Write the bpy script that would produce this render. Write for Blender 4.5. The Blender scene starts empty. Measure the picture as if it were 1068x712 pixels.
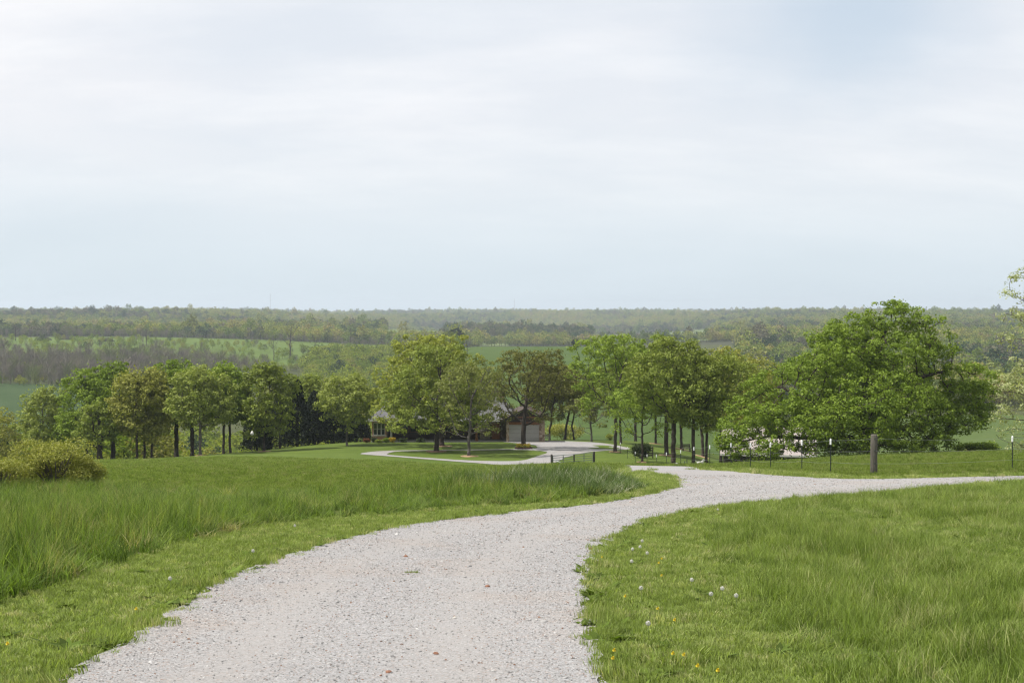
import bpy, bmesh, math, random
import numpy as np
from mathutils import Vector, Matrix, noise as mnoise
from mathutils.geometry import delaunay_2d_cdt

R = math.radians
random.seed(7)
RNG = np.random.default_rng(11)
C = bpy.context.scene.collection
SC = bpy.context.scene

# ------------------------------------------------------------------ camera, sky, sun, exposure
F = 1400.0                      # focal length in photo pixels (photo is 1068 x 712)
PITCH = math.atan(31.0 / F)     # horizon sits 31 px above the middle
cam_d = bpy.data.cameras.new('camera')
cam_d.sensor_width = 36.0
cam_d.lens = 36.0 * F / 1068.0
cam_d.clip_start = 0.1
cam_d.clip_end = 40000
cam = bpy.data.objects.new('camera', cam_d)
C.objects.link(cam)
cam.location = (0, 0, 0)        # eye level is z = 0, ground below the feet at z = -1.7
cam.rotation_euler = (R(90) - PITCH, 0, 0)
SC.camera = cam

SUN_EL, SUN_AZ = R(57), R(-96)  # azimuth from +Y (ahead) towards +X (right): the sun stands high, ahead and to the left
w = bpy.data.worlds.new('World')
SC.world = w
w.use_nodes = True
wn, wl = w.node_tree.nodes, w.node_tree.links
wn.clear()
wo = wn.new('ShaderNodeOutputWorld')
bg = wn.new('ShaderNodeBackground')
bg.inputs['Strength'].default_value = 0.088
sky = wn.new('ShaderNodeTexSky')
sky.sky_type = 'NISHITA'
sky.sun_disc = False
sky.sun_elevation = SUN_EL
sky.sun_rotation = SUN_AZ
sky.air_density = 1.0
sky.dust_density = 1.2
sky.ozone_density = 1.0
tc = wn.new('ShaderNodeTexCoord')
sep = wn.new('ShaderNodeSeparateXYZ')
wl.new(tc.outputs['Generated'], sep.inputs[0])
# project the direction on a high flat layer so clouds stretch towards the horizon
mx = wn.new('ShaderNodeMath'); mx.operation = 'MAXIMUM'; mx.inputs[1].default_value = 0.0
wl.new(sep.outputs['Z'], mx.inputs[0])
ad = wn.new('ShaderNodeMath'); ad.operation = 'ADD'; ad.inputs[1].default_value = 0.30
wl.new(mx.outputs[0], ad.inputs[0])
cx_ = wn.new('ShaderNodeMath'); cx_.operation = 'DIVIDE'
cy_ = wn.new('ShaderNodeMath'); cy_.operation = 'DIVIDE'
wl.new(sep.outputs['X'], cx_.inputs[0]); wl.new(ad.outputs[0], cx_.inputs[1])
wl.new(sep.outputs['Y'], cy_.inputs[0]); wl.new(ad.outputs[0], cy_.inputs[1])
cmb = wn.new('ShaderNodeCombineXYZ')
wl.new(cx_.outputs[0], cmb.inputs[0]); wl.new(cy_.outputs[0], cmb.inputs[1])
n1 = wn.new('ShaderNodeTexNoise'); n1.inputs['Scale'].default_value = 0.75; n1.inputs['Detail'].default_value = 5
n1.inputs['Roughness'].default_value = 0.5; n1.inputs['Distortion'].default_value = 0.5
mpn = wn.new('ShaderNodeMapping'); mpn.inputs['Location'].default_value = (3.1, 1.2, 0); mpn.inputs['Scale'].default_value = (1.3, 1.9, 1)
wl.new(cmb.outputs[0], mpn.inputs['Vector'])
wl.new(mpn.outputs[0], n1.inputs['Vector'])
cr = wn.new('ShaderNodeValToRGB')
cr.color_ramp.elements[0].position = 0.30; cr.color_ramp.elements[0].color = (0.66, 0.66, 0.66, 1)
cr.color_ramp.elements[1].position = 0.60; cr.color_ramp.elements[1].color = (0.97, 0.97, 0.97, 1)
wl.new(n1.outputs['Fac'], cr.inputs[0])
# fine streaks of thicker cloud
n2 = wn.new('ShaderNodeTexNoise'); n2.inputs['Scale'].default_value = 1.6; n2.inputs['Detail'].default_value = 7
n2.inputs['Roughness'].default_value = 0.62
mp2 = wn.new('ShaderNodeMapping'); mp2.inputs['Location'].default_value = (0.4, 5.2, 0); mp2.inputs['Scale'].default_value = (1.1, 2.6, 1)
wl.new(cmb.outputs[0], mp2.inputs['Vector']); wl.new(mp2.outputs[0], n2.inputs['Vector'])
cr2 = wn.new('ShaderNodeValToRGB')
cr2.color_ramp.elements[0].position = 0.42; cr2.color_ramp.elements[0].color = (8.6, 8.65, 8.95, 1)
cr2.color_ramp.elements[1].position = 0.64; cr2.color_ramp.elements[1].color = (9.6, 9.5, 9.6, 1)
wl.new(n2.outputs['Fac'], cr2.inputs[0])
# the veil thins out and greys towards the horizon
hz = wn.new('ShaderNodeMapRange'); hz.interpolation_type = 'SMOOTHSTEP'
hz.inputs['From Min'].default_value = 0.0; hz.inputs['From Max'].default_value = 0.17
hz.inputs['To Min'].default_value = 0.0; hz.inputs['To Max'].default_value = 1.0
wl.new(mx.outputs[0], hz.inputs['Value'])
hc = wn.new('ShaderNodeMix'); hc.data_type = 'RGBA'
hc.inputs['A'].default_value = (6.8, 7.7, 8.3, 1)
wl.new(hz.outputs[0], hc.inputs['Factor']); wl.new(cr2.outputs[0], hc.inputs['B'])
mixs = wn.new('ShaderNodeMix'); mixs.data_type = 'RGBA'
# one thinner spot where the blue shows through, high on the right
dv = wn.new('ShaderNodeVectorMath'); dv.operation = 'DISTANCE'; dv.inputs[1].default_value = (0.235, 0.945, 0.205)
mpd = wn.new('ShaderNodeMapping'); mpd.inputs['Scale'].default_value = (1, 1, 1.7); mpd.inputs['Location'].default_value = (0, 0, -.14)
nw = wn.new('ShaderNodeTexNoise'); nw.inputs['Scale'].default_value = 7; nw.inputs['Detail'].default_value = 5
wl.new(tc.outputs['Generated'], nw.inputs['Vector'])
wl.new(tc.outputs['Generated'], mpd.inputs['Vector']); wl.new(mpd.outputs[0], dv.inputs[0])
dn_ = wn.new('ShaderNodeMath'); dn_.operation = 'MULTIPLY_ADD'; dn_.inputs[1].default_value = 0.16; wl.new(nw.outputs['Fac'], dn_.inputs[0]); wl.new(dv.outputs['Value'], dn_.inputs[2])
dm_ = wn.new('ShaderNodeMapRange'); dm_.interpolation_type = 'SMOOTHSTEP'
dm_.inputs['From Min'].default_value = 0.08; dm_.inputs['From Max'].default_value = 0.24; dm_.inputs['To Min'].default_value = 0.38; dm_.inputs['To Max'].default_value = 1.0
wl.new(dn_.outputs[0], dm_.inputs['Value'])
fm = wn.new('ShaderNodeMath'); fm.operation = 'MULTIPLY'; wl.new(cr.outputs[0], fm.inputs[0]); wl.new(dm_.outputs[0], fm.inputs[1])
wl.new(fm.outputs[0], mixs.inputs['Factor'])
skyb = wn.new('ShaderNodeMix'); skyb.data_type = 'RGBA'
skyb.inputs['Factor'].default_value = 0.62
skyb.inputs['B'].default_value = (6.2, 7.6, 8.9, 1)
wl.new(sky.outputs[0], skyb.inputs['A'])
wl.new(skyb.outputs['Result'], mixs.inputs['A']); wl.new(hc.outputs['Result'], mixs.inputs['B'])
wl.new(mixs.outputs['Result'], bg.inputs['Color'])
wl.new(bg.outputs[0], wo.inputs['Surface'])

sun_d = bpy.data.lights.new('sun', 'SUN')
sun_d.energy = 5.0
sun_d.angle = R(1.0)
sun_d.color = (1.0, 0.955, 0.88)
sun = bpy.data.objects.new('sun', sun_d)
C.objects.link(sun)
sv = Vector((math.sin(SUN_AZ) * math.cos(SUN_EL), math.cos(SUN_AZ) * math.cos(SUN_EL), math.sin(SUN_EL)))
sun.rotation_euler = sv.to_track_quat('Z', 'Y').to_euler()
sun.location = (-30, 30, 60)

SC.view_settings.view_transform = 'Standard'
SC.view_settings.look = 'None'
SC.view_settings.gamma = 1
SC.view_settings.exposure = 0.28
SC.view_settings.use_curve_mapping = False
SC.render.engine = 'CYCLES'
SC.cycles.use_denoising = True
SC.cycles.denoiser = 'OPENIMAGEDENOISE'
SC.cycles.denoising_input_passes = 'RGB_ALBEDO_NORMAL'
SC.cycles.max_bounces = 7
SC.cycles.diffuse_bounces = 3
SC.cycles.glossy_bounces = 2
SC.cycles.transmission_bounces = 4
SC.cycles.transparent_max_bounces = 4
SC.cycles.volume_bounces = 0
SC.cycles.use_adaptive_sampling = False
SC.cycles.filter_width = 1.3

# ------------------------------------------------------------------ terrain (heights in metres below eye level, table in D/distance)
COLS = np.array([-150, 0, 110, 250, 380, 500, 620, 700, 800, 900, 1068, 1250], float)
def row(*v): return v
pl = lambda d: (1.7 / d + .085,) * 12
TAB = [(d, pl(d)) for d in (1.2, 2, 3, 5, 8, 12, 16, 22, 28, 34, 40)] + [
 (50,  row(.1195,.1195,.1195,.1195,.1200,.1210,.1212,.1215,.1213,.1200,.1190,.1190)),
 (60,  row(.1180,.1180,.1170,.1165,.1180,.1195,.1192,.1190,.1187,.1165,.1130,.1120)),
 (75,  row(.1150,.1145,.1140,.1130,.1145,.1170,.1150,.1156,.1145,.1110,.1080,.1070)),
 (90,  row(.1135,.1130,.1125,.1110,.1125,.1160,.1145,.1156,.1135,.1090,.1055,.1050)),
 (105, row(.1130,.1120,.1115,.1095,.1115,.1165,.1180,.1174,.1135,.1080,.1050,.1045)),
 (120, row(.1130,.1115,.1110,.1080,.1110,.1157,.1160,.1165,.1155,.1085,.1070,.1060)),
 (135, row(.1140,.1110,.1107,.1070,.1070,.1100,.1100,.1120,.1180,.1130,.1130,.1120)),
 (150, row(.1160,.1115,.1107,.1060,.1035,.1036,.1040,.1070,.1190,.1200,.1200,.1190)),
 (170, row(.1230,.1200,.1150,.1050,.0975,.0971,.0971,.1010,.1190,.1250,.1250,.1240)),
 (190, row(.1320,.1280,.1230,.1130,.0980,.0960,.0955,.0985,.1170,.1270,.1270,.1260)),
 (230, row(.1420,.1420,.1380,.1300,.1150,.1040,.1020,.1020,.1150,.1220,.1200,.1200)),
 (280, row(.1450,.1450,.1430,.1350,.1200,.1060,.1040,.1050,.1120,.1150,.1080,.1080)),
 (350, row(.1250,.1280,.1300,.1250,.1100,.0880,.0880,.0920,.1000,.0980,.0900,.0900)),
 (450, row(.0950,.0980,.1000,.1000,.0950,.0630,.0640,.0700,.0820,.0780,.0730,.0730)),
 (600, row(.0550,.0550,.0600,.0680,.0750,.0340,.0340,.0400,.0600,.0620,.0600,.0600)),
 (700, row(.0470,.0470,.0490,.0520,.0600,.0265,.0265,.0300,.0500,.0520,.0500,.0500)),
 (850, row(.0315,.0315,.0320,.0380,.0420,.0272,.0272,.0290,.0390,.0410,.0400,.0400)),
 (1000,row(.0215,.0215,.0215,.0245,.0310,.0285,.0285,.0280,.0300,.0310,.0310,.0310)),
 (1100,row(.0190,.0188,.0188,.0210,.0250,.0270,.0270,.0260,.0250,.0250,.0250,.0250)),
 (1500,row(.0160,.0160,.0160,.0160,.0190,.0235,.0230,.0205,.0180,.0165,.0160,.0160)),
 (2200,row(.0095,.0093,.0095,.0100,.0125,.0150,.0155,.0155,.0095,.0068,.0070,.0070)),
 (3200,row(.0048,.0046,.0048,.0052,.0055,.0070,.0065,.0060,.0028,.0026,.0030,.0030)),
 (4500,row(.0022,.0020,.0022,.0022,.0018,.0025,.0025,.0022,.0018,.0022,.0026,.0026)),
 (9500,row(.0018,)*1 * 12)]
def ray(px, py):
    """photo pixel -> (X/Y, -Z/Y) of its viewing direction"""
    u = (np.asarray(px, float) - 534) / F; v = (356 - np.asarray(py, float)) / F
    yd = math.cos(PITCH) + v * math.sin(PITCH)
    zd = -math.sin(PITCH) + v * math.cos(PITCH)
    return u / yd, -zd / yd
def pchip(x, y, xi):
    h = np.diff(x); d = np.diff(y) / h
    m = np.zeros_like(y)
    for i in range(1, len(x) - 1):
        if d[i-1] * d[i] > 0:
            w1 = 2*h[i] + h[i-1]; w2 = h[i] + 2*h[i-1]
            m[i] = (w1 + w2) / (w1 / d[i-1] + w2 / d[i])
    m[0] = d[0]; m[-1] = d[-1]
    k = np.clip(np.searchsorted(x, xi) - 1, 0, len(x) - 2)
    t = (xi - x[k]) / h[k]
    return ((2*t**3 - 3*t**2 + 1) * y[k] + (t**3 - 2*t**2 + t) * h[k] * m[k]
            + (-2*t**3 + 3*t**2) * y[k+1] + (t**3 - t**2) * h[k] * m[k+1])
_ld = np.log([t[0] for t in TAB])
_D = np.array([[v * t[0] for v in t[1]] for t in TAB])     # depth
NLD, NU = 900, 240
LDG = np.linspace(_ld[0], _ld[-1], NLD)
UG = np.linspace(ray(-150, 356)[0], ray(1250, 356)[0], NU)
_a = np.array([pchip(_ld, _D[:, j], LDG) for j in range(len(COLS))])      # cols x ld
_u = np.array([float(ray(c, 356)[0]) for c in COLS])
GRID = np.array([pchip(_u, _a[:, j], UG) for j in range(NLD)])            # ld x u
def _sm(t): t = np.clip(t, 0, 1); return t*t*(3 - 2*t)
def depth(X, Y):
    X = np.asarray(X, float); Y = np.asarray(Y, float)
    r = np.hypot(X, Y) + 1e-6
    ang = np.abs(np.arctan2(X, Y))
    amax = math.atan(0.5)
    d = np.where(ang > amax, r * math.cos(amax), Y)
    d = np.maximum(d, 1.2)
    u = np.where(ang > amax, np.sign(X) * 0.5, X / np.where(np.abs(Y) < 1e-3, 1e-3, Y))
    fi = np.clip((np.log(d) - LDG[0]) / (LDG[1] - LDG[0]), 0, NLD - 1.001)
    fj = np.clip((u - UG[0]) / (UG[1] - UG[0]), 0, NU - 1.001)
    i = fi.astype(int); j = fj.astype(int); a = fi - i; b = fj - j
    Df = (GRID[i, j]*(1-a)*(1-b) + GRID[i+1, j]*a*(1-b) + GRID[i, j+1]*(1-a)*b + GRID[i+1, j+1]*a*b)
    plane = 1.7 + .085 * np.clip(Y, -60, 190)
    wgt = _sm((ang - R(34)) / R(35))
    near = np.clip((r - 1.5) / 2, 0, 1)
    und = 0.035 * np.sin(X * .31 + Y * .17) * np.sin(Y * .23 - X * .11) * np.clip(r / 20, 0, 1) * np.clip((400 - r) / 200, 0, 1)
    amp = _sm((r - 1150) / 500) * 5 + _sm((r - 2600) / 900) * 4
    hills = amp * (np.sin(X/310. + 1.3*np.sin(Y/520.)) * .6 + np.sin(X/170. - Y/260. + 2) * .45 + np.sin(Y/230. + X/600.) * .5)
    rol = _sm((r - 1300) / 400) * (1 - _sm((r - 3000) / 900)) * 8
    hills = hills + rol * (np.sin(X/240. + Y/800. + 1) + .6*np.sin(X/130. - Y/350.))
    hills = hills * (1 - .85 * _sm((X / r - .08) / .08) * (Y > 0))
    return np.where(r < 3.5, plane, (Df * (1 - wgt) + plane * wgt)) + und - hills
def H(X, Y): return -depth(X, Y)
def h(x, y): return float(-depth(np.array([x]), np.array([y]))[0])
_dd = np.exp(np.linspace(math.log(4), math.log(9000), 6000))
def gp(px, py):
    """first ground point under photo pixel"""
    u, t = ray(px, py); u = float(u); t = float(t)
    tt = depth(u * _dd, _dd) / _dd
    k = np.argmax(tt <= t) if (tt <= t).any() else len(_dd) - 1
    return (u * _dd[k], _dd[k])
def at(px, d):
    """ground point at forward distance d below photo column px"""
    u = float(ray(px, 460)[0])
    return (u * d, d, h(u * d, d))
def zpx(py, d): return -float(ray(534, py)[1]) * d     # height of photo row py at distance d

# ------------------------------------------------------------------ helpers
def obj(name, me, mat=None, parent=None, smooth=False):
    if isinstance(me, bmesh.types.BMesh):
        m = bpy.data.meshes.new(name); me.to_mesh(m); me.free(); me = m
    o = bpy.data.objects.new(name, me)
    C.objects.link(o)
    if mat is not None and len(me.materials) == 0: me.materials.append(mat)
    if parent is not None: o.parent = parent
    if smooth: me.shade_smooth()
    return o
def tag(o, label=None, cat=None, group=None, kind=None):
    if label: o['label'] = label
    if cat: o['category'] = cat
    if group: o['group'] = group
    if kind: o['kind'] = kind
    return o
def thing(name, label, cat, loc=(0, 0, 0), rz=0, group=None):
    o = bpy.data.objects.new(name, None); C.objects.link(o)
    o.location = loc; o.rotation_euler = (0, 0, rz); o.empty_display_size = .3
    return tag(o, label, cat, group)
def dup(root, loc, rz=0, sc=(1, 1, 1), label=None):
    r = root.copy(); C.objects.link(r); r.location = loc; r.rotation_euler = (0, 0, rz); r.scale = sc
    if label: r['label'] = label
    for ch in list(root.children):
        c = ch.copy(); C.objects.link(c); c.parent = r
        for g in list(ch.children):
            k = g.copy(); C.objects.link(k); k.parent = c
    return r
def mesh_np(name, V, Fq, attrs=None, smooth=False):
    """numpy verts (n,3) and faces (m,k) of one size -> mesh"""
    me = bpy.data.meshes.new(name)
    n, (m, k) = len(V), Fq.shape
    me.vertices.add(n); me.vertices.foreach_set('co', np.ascontiguousarray(V, np.float32).ravel())
    me.loops.add(m * k); me.loops.foreach_set('vertex_index', np.ascontiguousarray(Fq, np.int32).ravel())
    me.polygons.add(m)
    me.polygons.foreach_set('loop_start', np.arange(0, m * k, k, dtype=np.int32))
    if smooth: me.polygons.foreach_set('use_smooth', np.ones(m, bool))
    me.update(calc_edges=True)
    for a, (typ, data) in (attrs or {}).items():
        at_ = me.attributes.new(a, typ, 'POINT')
        key = {'FLOAT': 'value', 'FLOAT_VECTOR': 'vector', 'FLOAT_COLOR': 'color', 'INT': 'value'}[typ]
        at_.data.foreach_set(key, np.ascontiguousarray(data, np.int32 if typ == 'INT' else np.float32).ravel())
    return me
def add_box(bm, x0, x1, y0, y1, z0, z1, bev=0):
    vs = [bm.verts.new(p) for p in ((x0,y0,z0),(x1,y0,z0),(x1,y1,z0),(x0,y1,z0),(x0,y0,z1),(x1,y0,z1),(x1,y1,z1),(x0,y1,z1))]
    fs = [bm.faces.new([vs[i] for i in f]) for f in ((3,2,1,0),(4,5,6,7),(0,1,5,4),(1,2,6,5),(2,3,7,6),(3,0,4,7))]
    if bev:
        es = list({e for f in fs for e in f.edges})
        bmesh.ops.bevel(bm, geom=es, offset=bev, segments=1, affect='EDGES')
    return vs
def box(x0, x1, y0, y1, z0, z1, bev=0):
    bm = bmesh.new(); add_box(bm, x0, x1, y0, y1, z0, z1, bev); return bm
def add_tube(bm, pts, rads, k=8, cap=True):
    pts = [Vector(p) for p in pts]
    if not hasattr(rads, '__len__'): rads = [rads] * len(pts)
    rings = []
    up = Vector((0, 0, 1))
    for i, p in enumerate(pts):
        t = (pts[min(i+1, len(pts)-1)] - pts[max(i-1, 0)]).normalized()
        a = t.cross(up if abs(t.z) < .9 else Vector((0, 1, 0))).normalized(); b = t.cross(a)
        rings.append([bm.verts.new(p + (a * math.cos(2*math.pi*q/k) + b * math.sin(2*math.pi*q/k)) * rads[i]) for q in range(k)])
    for i in range(len(rings) - 1):
        for q in range(k):
            bm.faces.new((rings[i][q], rings[i][(q+1) % k], rings[i+1][(q+1) % k], rings[i+1][q]))
    if cap:
        bm.faces.new(rings[0][::-1]); bm.faces.new(rings[-1])
def add_poly_prism(bm, poly, y0, y1):
    """polygon in XZ extruded along Y"""
    a = [bm.verts.new((x, y0, z)) for x, z in poly]; b = [bm.verts.new((x, y1, z)) for x, z in poly]
    n = len(poly)
    bm.faces.new(a); bm.faces.new(b[::-1])
    for i in range(n): bm.faces.new((a[(i+1) % n], a[i], b[i], b[(i+1) % n]))
    bmesh.ops.recalc_face_normals(bm, faces=bm.faces[:])
ORD = ['nearest', 'second nearest', 'third nearest', 'fourth nearest', 'fifth nearest', 'sixth nearest', 'seventh nearest', 'eighth nearest',
       'ninth nearest', 'tenth nearest', 'eleventh nearest', 'twelfth nearest', 'thirteenth nearest', 'fourteenth nearest', 'fifteenth nearest', 'sixteenth nearest', 'farthest']

# ------------------------------------------------------------------ materials
class NT:
    def __init__(s, name):
        s.m = bpy.data.materials.new(name); s.m.use_nodes = True
        s.n = s.m.node_tree.nodes; s.l = s.m.node_tree.links
        s.n.clear(); s.out = s.n.new('ShaderNodeOutputMaterial')
    def N(s, t, **kw):
        nd = s.n.new(t)
        for k, v in kw.items():
            if k.startswith('i_'): nd.inputs[k[2:].replace('_', ' ')].default_value = v
            else: setattr(nd, k, v)
        return nd
    def L(s, a, b): s.l.new(a, b)
    def ramp(s, fac, stops, interp='LINEAR'):
        r = s.n.new('ShaderNodeValToRGB'); r.color_ramp.interpolation = interp
        e = r.color_ramp.elements
        while len(e) > 1: e.remove(e[-1])
        e[0].position = stops[0][0]; e[0].color = (*stops[0][1], 1)
        for p, c in stops[1:]:
            x = e.new(p); x.color = (*c, 1)
        s.L(fac, r.inputs[0]); return r.outputs[0]
    def noise(s, vec, scale, detail=4, rough=.55, dist=0):
        nd = s.N('ShaderNodeTexNoise'); nd.inputs['Scale'].default_value = scale; nd.inputs['Detail'].default_value = detail
        nd.inputs['Roughness'].default_value = rough; nd.inputs['Distortion'].default_value = dist
        if vec is not None: s.L(vec, nd.inputs['Vector'])
        return nd.outputs['Fac']
    def mix(s, f, a, b, blend='MIX'):
        nd = s.N('ShaderNodeMix', data_type='RGBA', blend_type=blend)
        for sock, v in (('Factor', f), ('A', a), ('B', b)):
            if isinstance(v, (int, float)): nd.inputs[sock].default_value = v
            elif isinstance(v, tuple): nd.inputs[sock].default_value = (*v, 1)
            else: s.L(v, nd.inputs[sock])
        return nd.outputs['Result']
    def bsdf(s, col, rough=.8, spec=.3, bump=None, bstr=.3, bdist=.02, metal=0):
        b = s.N('ShaderNodeBsdfPrincipled')
        b.inputs['Roughness'].default_value = rough; b.inputs['Specular IOR Level'].default_value = spec; b.inputs['Metallic'].default_value = metal
        if isinstance(col, tuple): b.inputs['Base Color'].default_value = (*col, 1)
        else: s.L(col, b.inputs['Base Color'])
        if bump is not None:
            bp = s.N('ShaderNodeBump'); bp.inputs['Strength'].default_value = bstr; bp.inputs['Distance'].default_value = bdist
            s.L(bump, bp.inputs['Height']); s.L(bp.outputs[0], b.inputs['Normal'])
        s.L(b.outputs[0], s.out.inputs['Surface']); return b
    def pos(s): return s.N('ShaderNodeNewGeometry').outputs['Position']
    def ocoord(s): return s.N('ShaderNodeTexCoord').outputs['Object']

def simple(name, c, rough=.7, var=.25, scale=6, spec=.3, metal=0, bstr=.15):
    t = NT(name); p = t.ocoord(); n = t.noise(p, scale, 5, .6)
    a = tuple(x * (1 - var) for x in c); b = tuple(min(1, x * (1 + var)) for x in c)
    t.bsdf(t.ramp(n, [(.3, a), (.7, b)]), rough, spec, n, bstr, .01, metal); return t.m

def leaf_mat(name, c0, c1, trans=.27, tcol=1.35, rough=.55):
    """leaf colour runs from c0 to c1 along the leaf's own random value"""
    t = NT(name)
    a = t.N('ShaderNodeAttribute', attribute_name='lv')
    col = t.ramp(a.outputs['Fac'], [(0, c0), (1, c1)])
    d = t.N('ShaderNodeBsdfPrincipled'); d.inputs['Roughness'].default_value = rough; d.inputs['Specular IOR Level'].default_value = .10
    t.L(col, d.inputs['Base Color'])
    tr = t.N('ShaderNodeBsdfTranslucent')
    t.L(t.mix(1.0, col, (tcol * 1.0, tcol * 1.05, tcol * .45), 'MULTIPLY'), tr.inputs['Color'])
    ms = t.N('ShaderNodeMixShader'); ms.inputs[0].default_value = trans
    t.L(d.outputs[0], ms.inputs[1]); t.L(tr.outputs[0], ms.inputs[2]); t.L(ms.outputs[0], t.out.inputs['Surface'])
    return t.m
def inst_mat(name, stops, trans=.25, rough=.7, useattr=False, jit=.45):
    """colour picked per instance (a tree, a tuft or a stone) and varied within it by 'lv'"""
    t = NT(name)
    oi = t.N('ShaderNodeObjectInfo')
    a = t.N('ShaderNodeAttribute', attribute_name='lv')
    col = t.ramp(oi.outputs['Random'], stops)
    mr = t.N('ShaderNodeMapRange'); mr.inputs['To Min'].default_value = 1 - jit; mr.inputs['To Max'].default_value = 1 + jit
    t.L(a.outputs['Fac'], mr.inputs['Value'])
    cb = t.N('ShaderNodeCombineColor'); [t.L(mr.outputs[0], cb.inputs[i]) for i in range(3)]
    col = t.mix(1.0, col, cb.outputs[0], 'MULTIPLY')
    d = t.N('ShaderNodeBsdfPrincipled'); d.inputs['Roughness'].default_value = rough; d.inputs['Specular IOR Level'].default_value = .10
    t.L(col, d.inputs['Base Color'])
    if trans > 0:
        tr = t.N('ShaderNodeBsdfTranslucent'); t.L(t.mix(1.0, col, (1.3, 1.4, .6), 'MULTIPLY'), tr.inputs['Color'])
        ms = t.N('ShaderNodeMixShader'); ms.inputs[0].default_value = trans
        t.L(d.outputs[0], ms.inputs[1]); t.L(tr.outputs[0], ms.inputs[2]); t.L(ms.outputs[0], t.out.inputs['Surface'])
    else: t.L(d.outputs[0], t.out.inputs['Surface'])
    return t.m

def ground_mat():
    t = NT('ground_grass_and_soil'); p = t.pos()
    z = t.N('ShaderNodeAttribute', attribute_name='zone').outputs['Color']
    n1 = t.noise(p, .05, 5, .6); n2 = t.noise(p, .6, 5, .65); n3 = t.noise(p, 9, 4, .7)
    m1 = t.ramp(n1, [(.3, (.82, .86, .8)), (.7, (1.18, 1.12, 1.2))])
    m2 = t.ramp(n2, [(.3, (.8, .84, .75)), (.7, (1.2, 1.15, 1.2))])
    m3 = t.ramp(n3, [(.25, (.65, .7, .6)), (.75, (1.35, 1.3, 1.4))])
    c = t.mix(1.0, t.mix(1.0, t.mix(1.0, z, m1, 'MULTIPLY'), m2, 'MULTIPLY'), m3, 'MULTIPLY')
    t.bsdf(c, .95, .1, n3, .5, .06); return t.m
def gravel_mat():
    t = NT('crushed_limestone_gravel'); p = t.pos()
    v = t.N('ShaderNodeTexVoronoi'); v.inputs['Scale'].default_value = 62; t.L(p, v.inputs['Vector'])
    v2 = t.N('ShaderNodeTexVoronoi'); v2.inputs['Scale'].default_value = 140; t.L(p, v2.inputs['Vector'])
    sc_ = t.N('ShaderNodeSeparateColor'); t.L(v.outputs['Color'], sc_.inputs[0])
    s2 = t.N('ShaderNodeSeparateColor'); t.L(v2.outputs['Color'], s2.inputs[0])
    c1 = t.ramp(sc_.outputs[0], [(0, (0.137, 0.136, 0.137)), (.35, (0.229, 0.225, 0.224)), (.7, (0.293, 0.291, 0.290)), (.9, (0.403, 0.403, 0.409)), (.955, (0.229, 0.150, 0.107)), (1, (0.183, 0.108, 0.068))])
    c2 = t.ramp(s2.outputs[0], [(0, (0.183, 0.174, 0.170)), (.5, (0.257, 0.249, 0.248)), (1, (0.349, 0.347, 0.346))])
    c = t.mix(.45, c1, c2)
    n = t.noise(p, .55, 4, .6)       # rusty fines in the wheel tracks
    st = t.ramp(n, [(.5, (1, 1, 1)), (.68, (1.0, .93, .87))])
    c = t.mix(1.0, c, st, 'MULTIPLY')
    nb = t.noise(p, .16, 3, .5)
    c = t.mix(1.0, c, t.ramp(nb, [(.3, (0.99, 0.99, 0.99)), (.7, (1.1, 1.1, 1.1))]), 'MULTIPLY')
    tk = t.N('ShaderNodeAttribute', attribute_name='track').outputs['Fac']
    sm = t.mix(t.noise(p, 1.4, 4, .6), (0.258, 0.242, 0.230), (0.322, 0.305, 0.290))
    tm_ = t.N('ShaderNodeMath', operation='MULTIPLY'); tm_.inputs[1].default_value = .55; t.L(tk, tm_.inputs[0])
    c = t.mix(tm_.outputs[0], c, sm)
    hgt = t.N('ShaderNodeMath', operation='ADD'); t.L(v.outputs['Distance'], hgt.inputs[0]); t.L(v2.outputs['Distance'], hgt.inputs[1])
    inv = t.N('ShaderNodeMath', operation='MULTIPLY'); inv.inputs[1].default_value = -1; t.L(hgt.outputs[0], inv.inputs[0])
    t.bsdf(c, .9, .2, inv.outputs[0], .5, .008); return t.m
def bark_mat(name, c=(.055, .045, .037)):
    t = NT(name); p = t.ocoord()
    mp = t.N('ShaderNodeMapping'); mp.inputs['Scale'].default_value = (9, 9, 1.6); t.L(p, mp.inputs[0])
    n = t.noise(mp.outputs[0], 1.5, 6, .7, .6)
    t.bsdf(t.ramp(n, [(.3, tuple(x * .55 for x in c)), (.7, tuple(x * 1.6 for x in c))]), .95, .15, n, .8, .05); return t.m

M = dict(ground=ground_mat(), gravel=gravel_mat(), bark=bark_mat('oak_bark'), barkg=bark_mat('grey_bark', (.10, .09, .08)),
    cedarbark=bark_mat('cedar_bark', (.06, .04, .03)))

# ------------------------------------------------------------------ ground: one sheet out to the horizon
def poly_mask(X, Y, poly):
    inside = np.zeros(np.shape(X), bool); n = len(poly)
    for i in range(n):
        x1, y1 = poly[i]; x2, y2 = poly[(i+1) % n]
        c = ((y1 > Y) != (y2 > Y)) & (X < (x2 - x1) * (Y - y1) / ((y2 - y1) if y2 != y1 else 1e-9) + x1)
        inside ^= c
    return inside
def smooth_path(pts, n=12, closed=False):
    out = []; N = len(pts)
    rng = range(N if closed else N - 1)
    for i in rng:
        g = lambda k: np.array(pts[k % N] if closed else pts[min(max(k, 0), N-1)], float)
        p0, p1, p2, p3 = g(i-1), g(i), g(i+1), g(i+2)
        for s in range(n):
            t = s / n
            out.append(0.5 * ((2*p1) + (-p0+p2)*t + (2*p0-5*p1+4*p2-p3)*t*t + (-p0+3*p1-3*p2+p3)*t**3))
    if not closed: out.append(np.array(pts[-1], float))
    return [tuple(p) for p in out]

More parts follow.
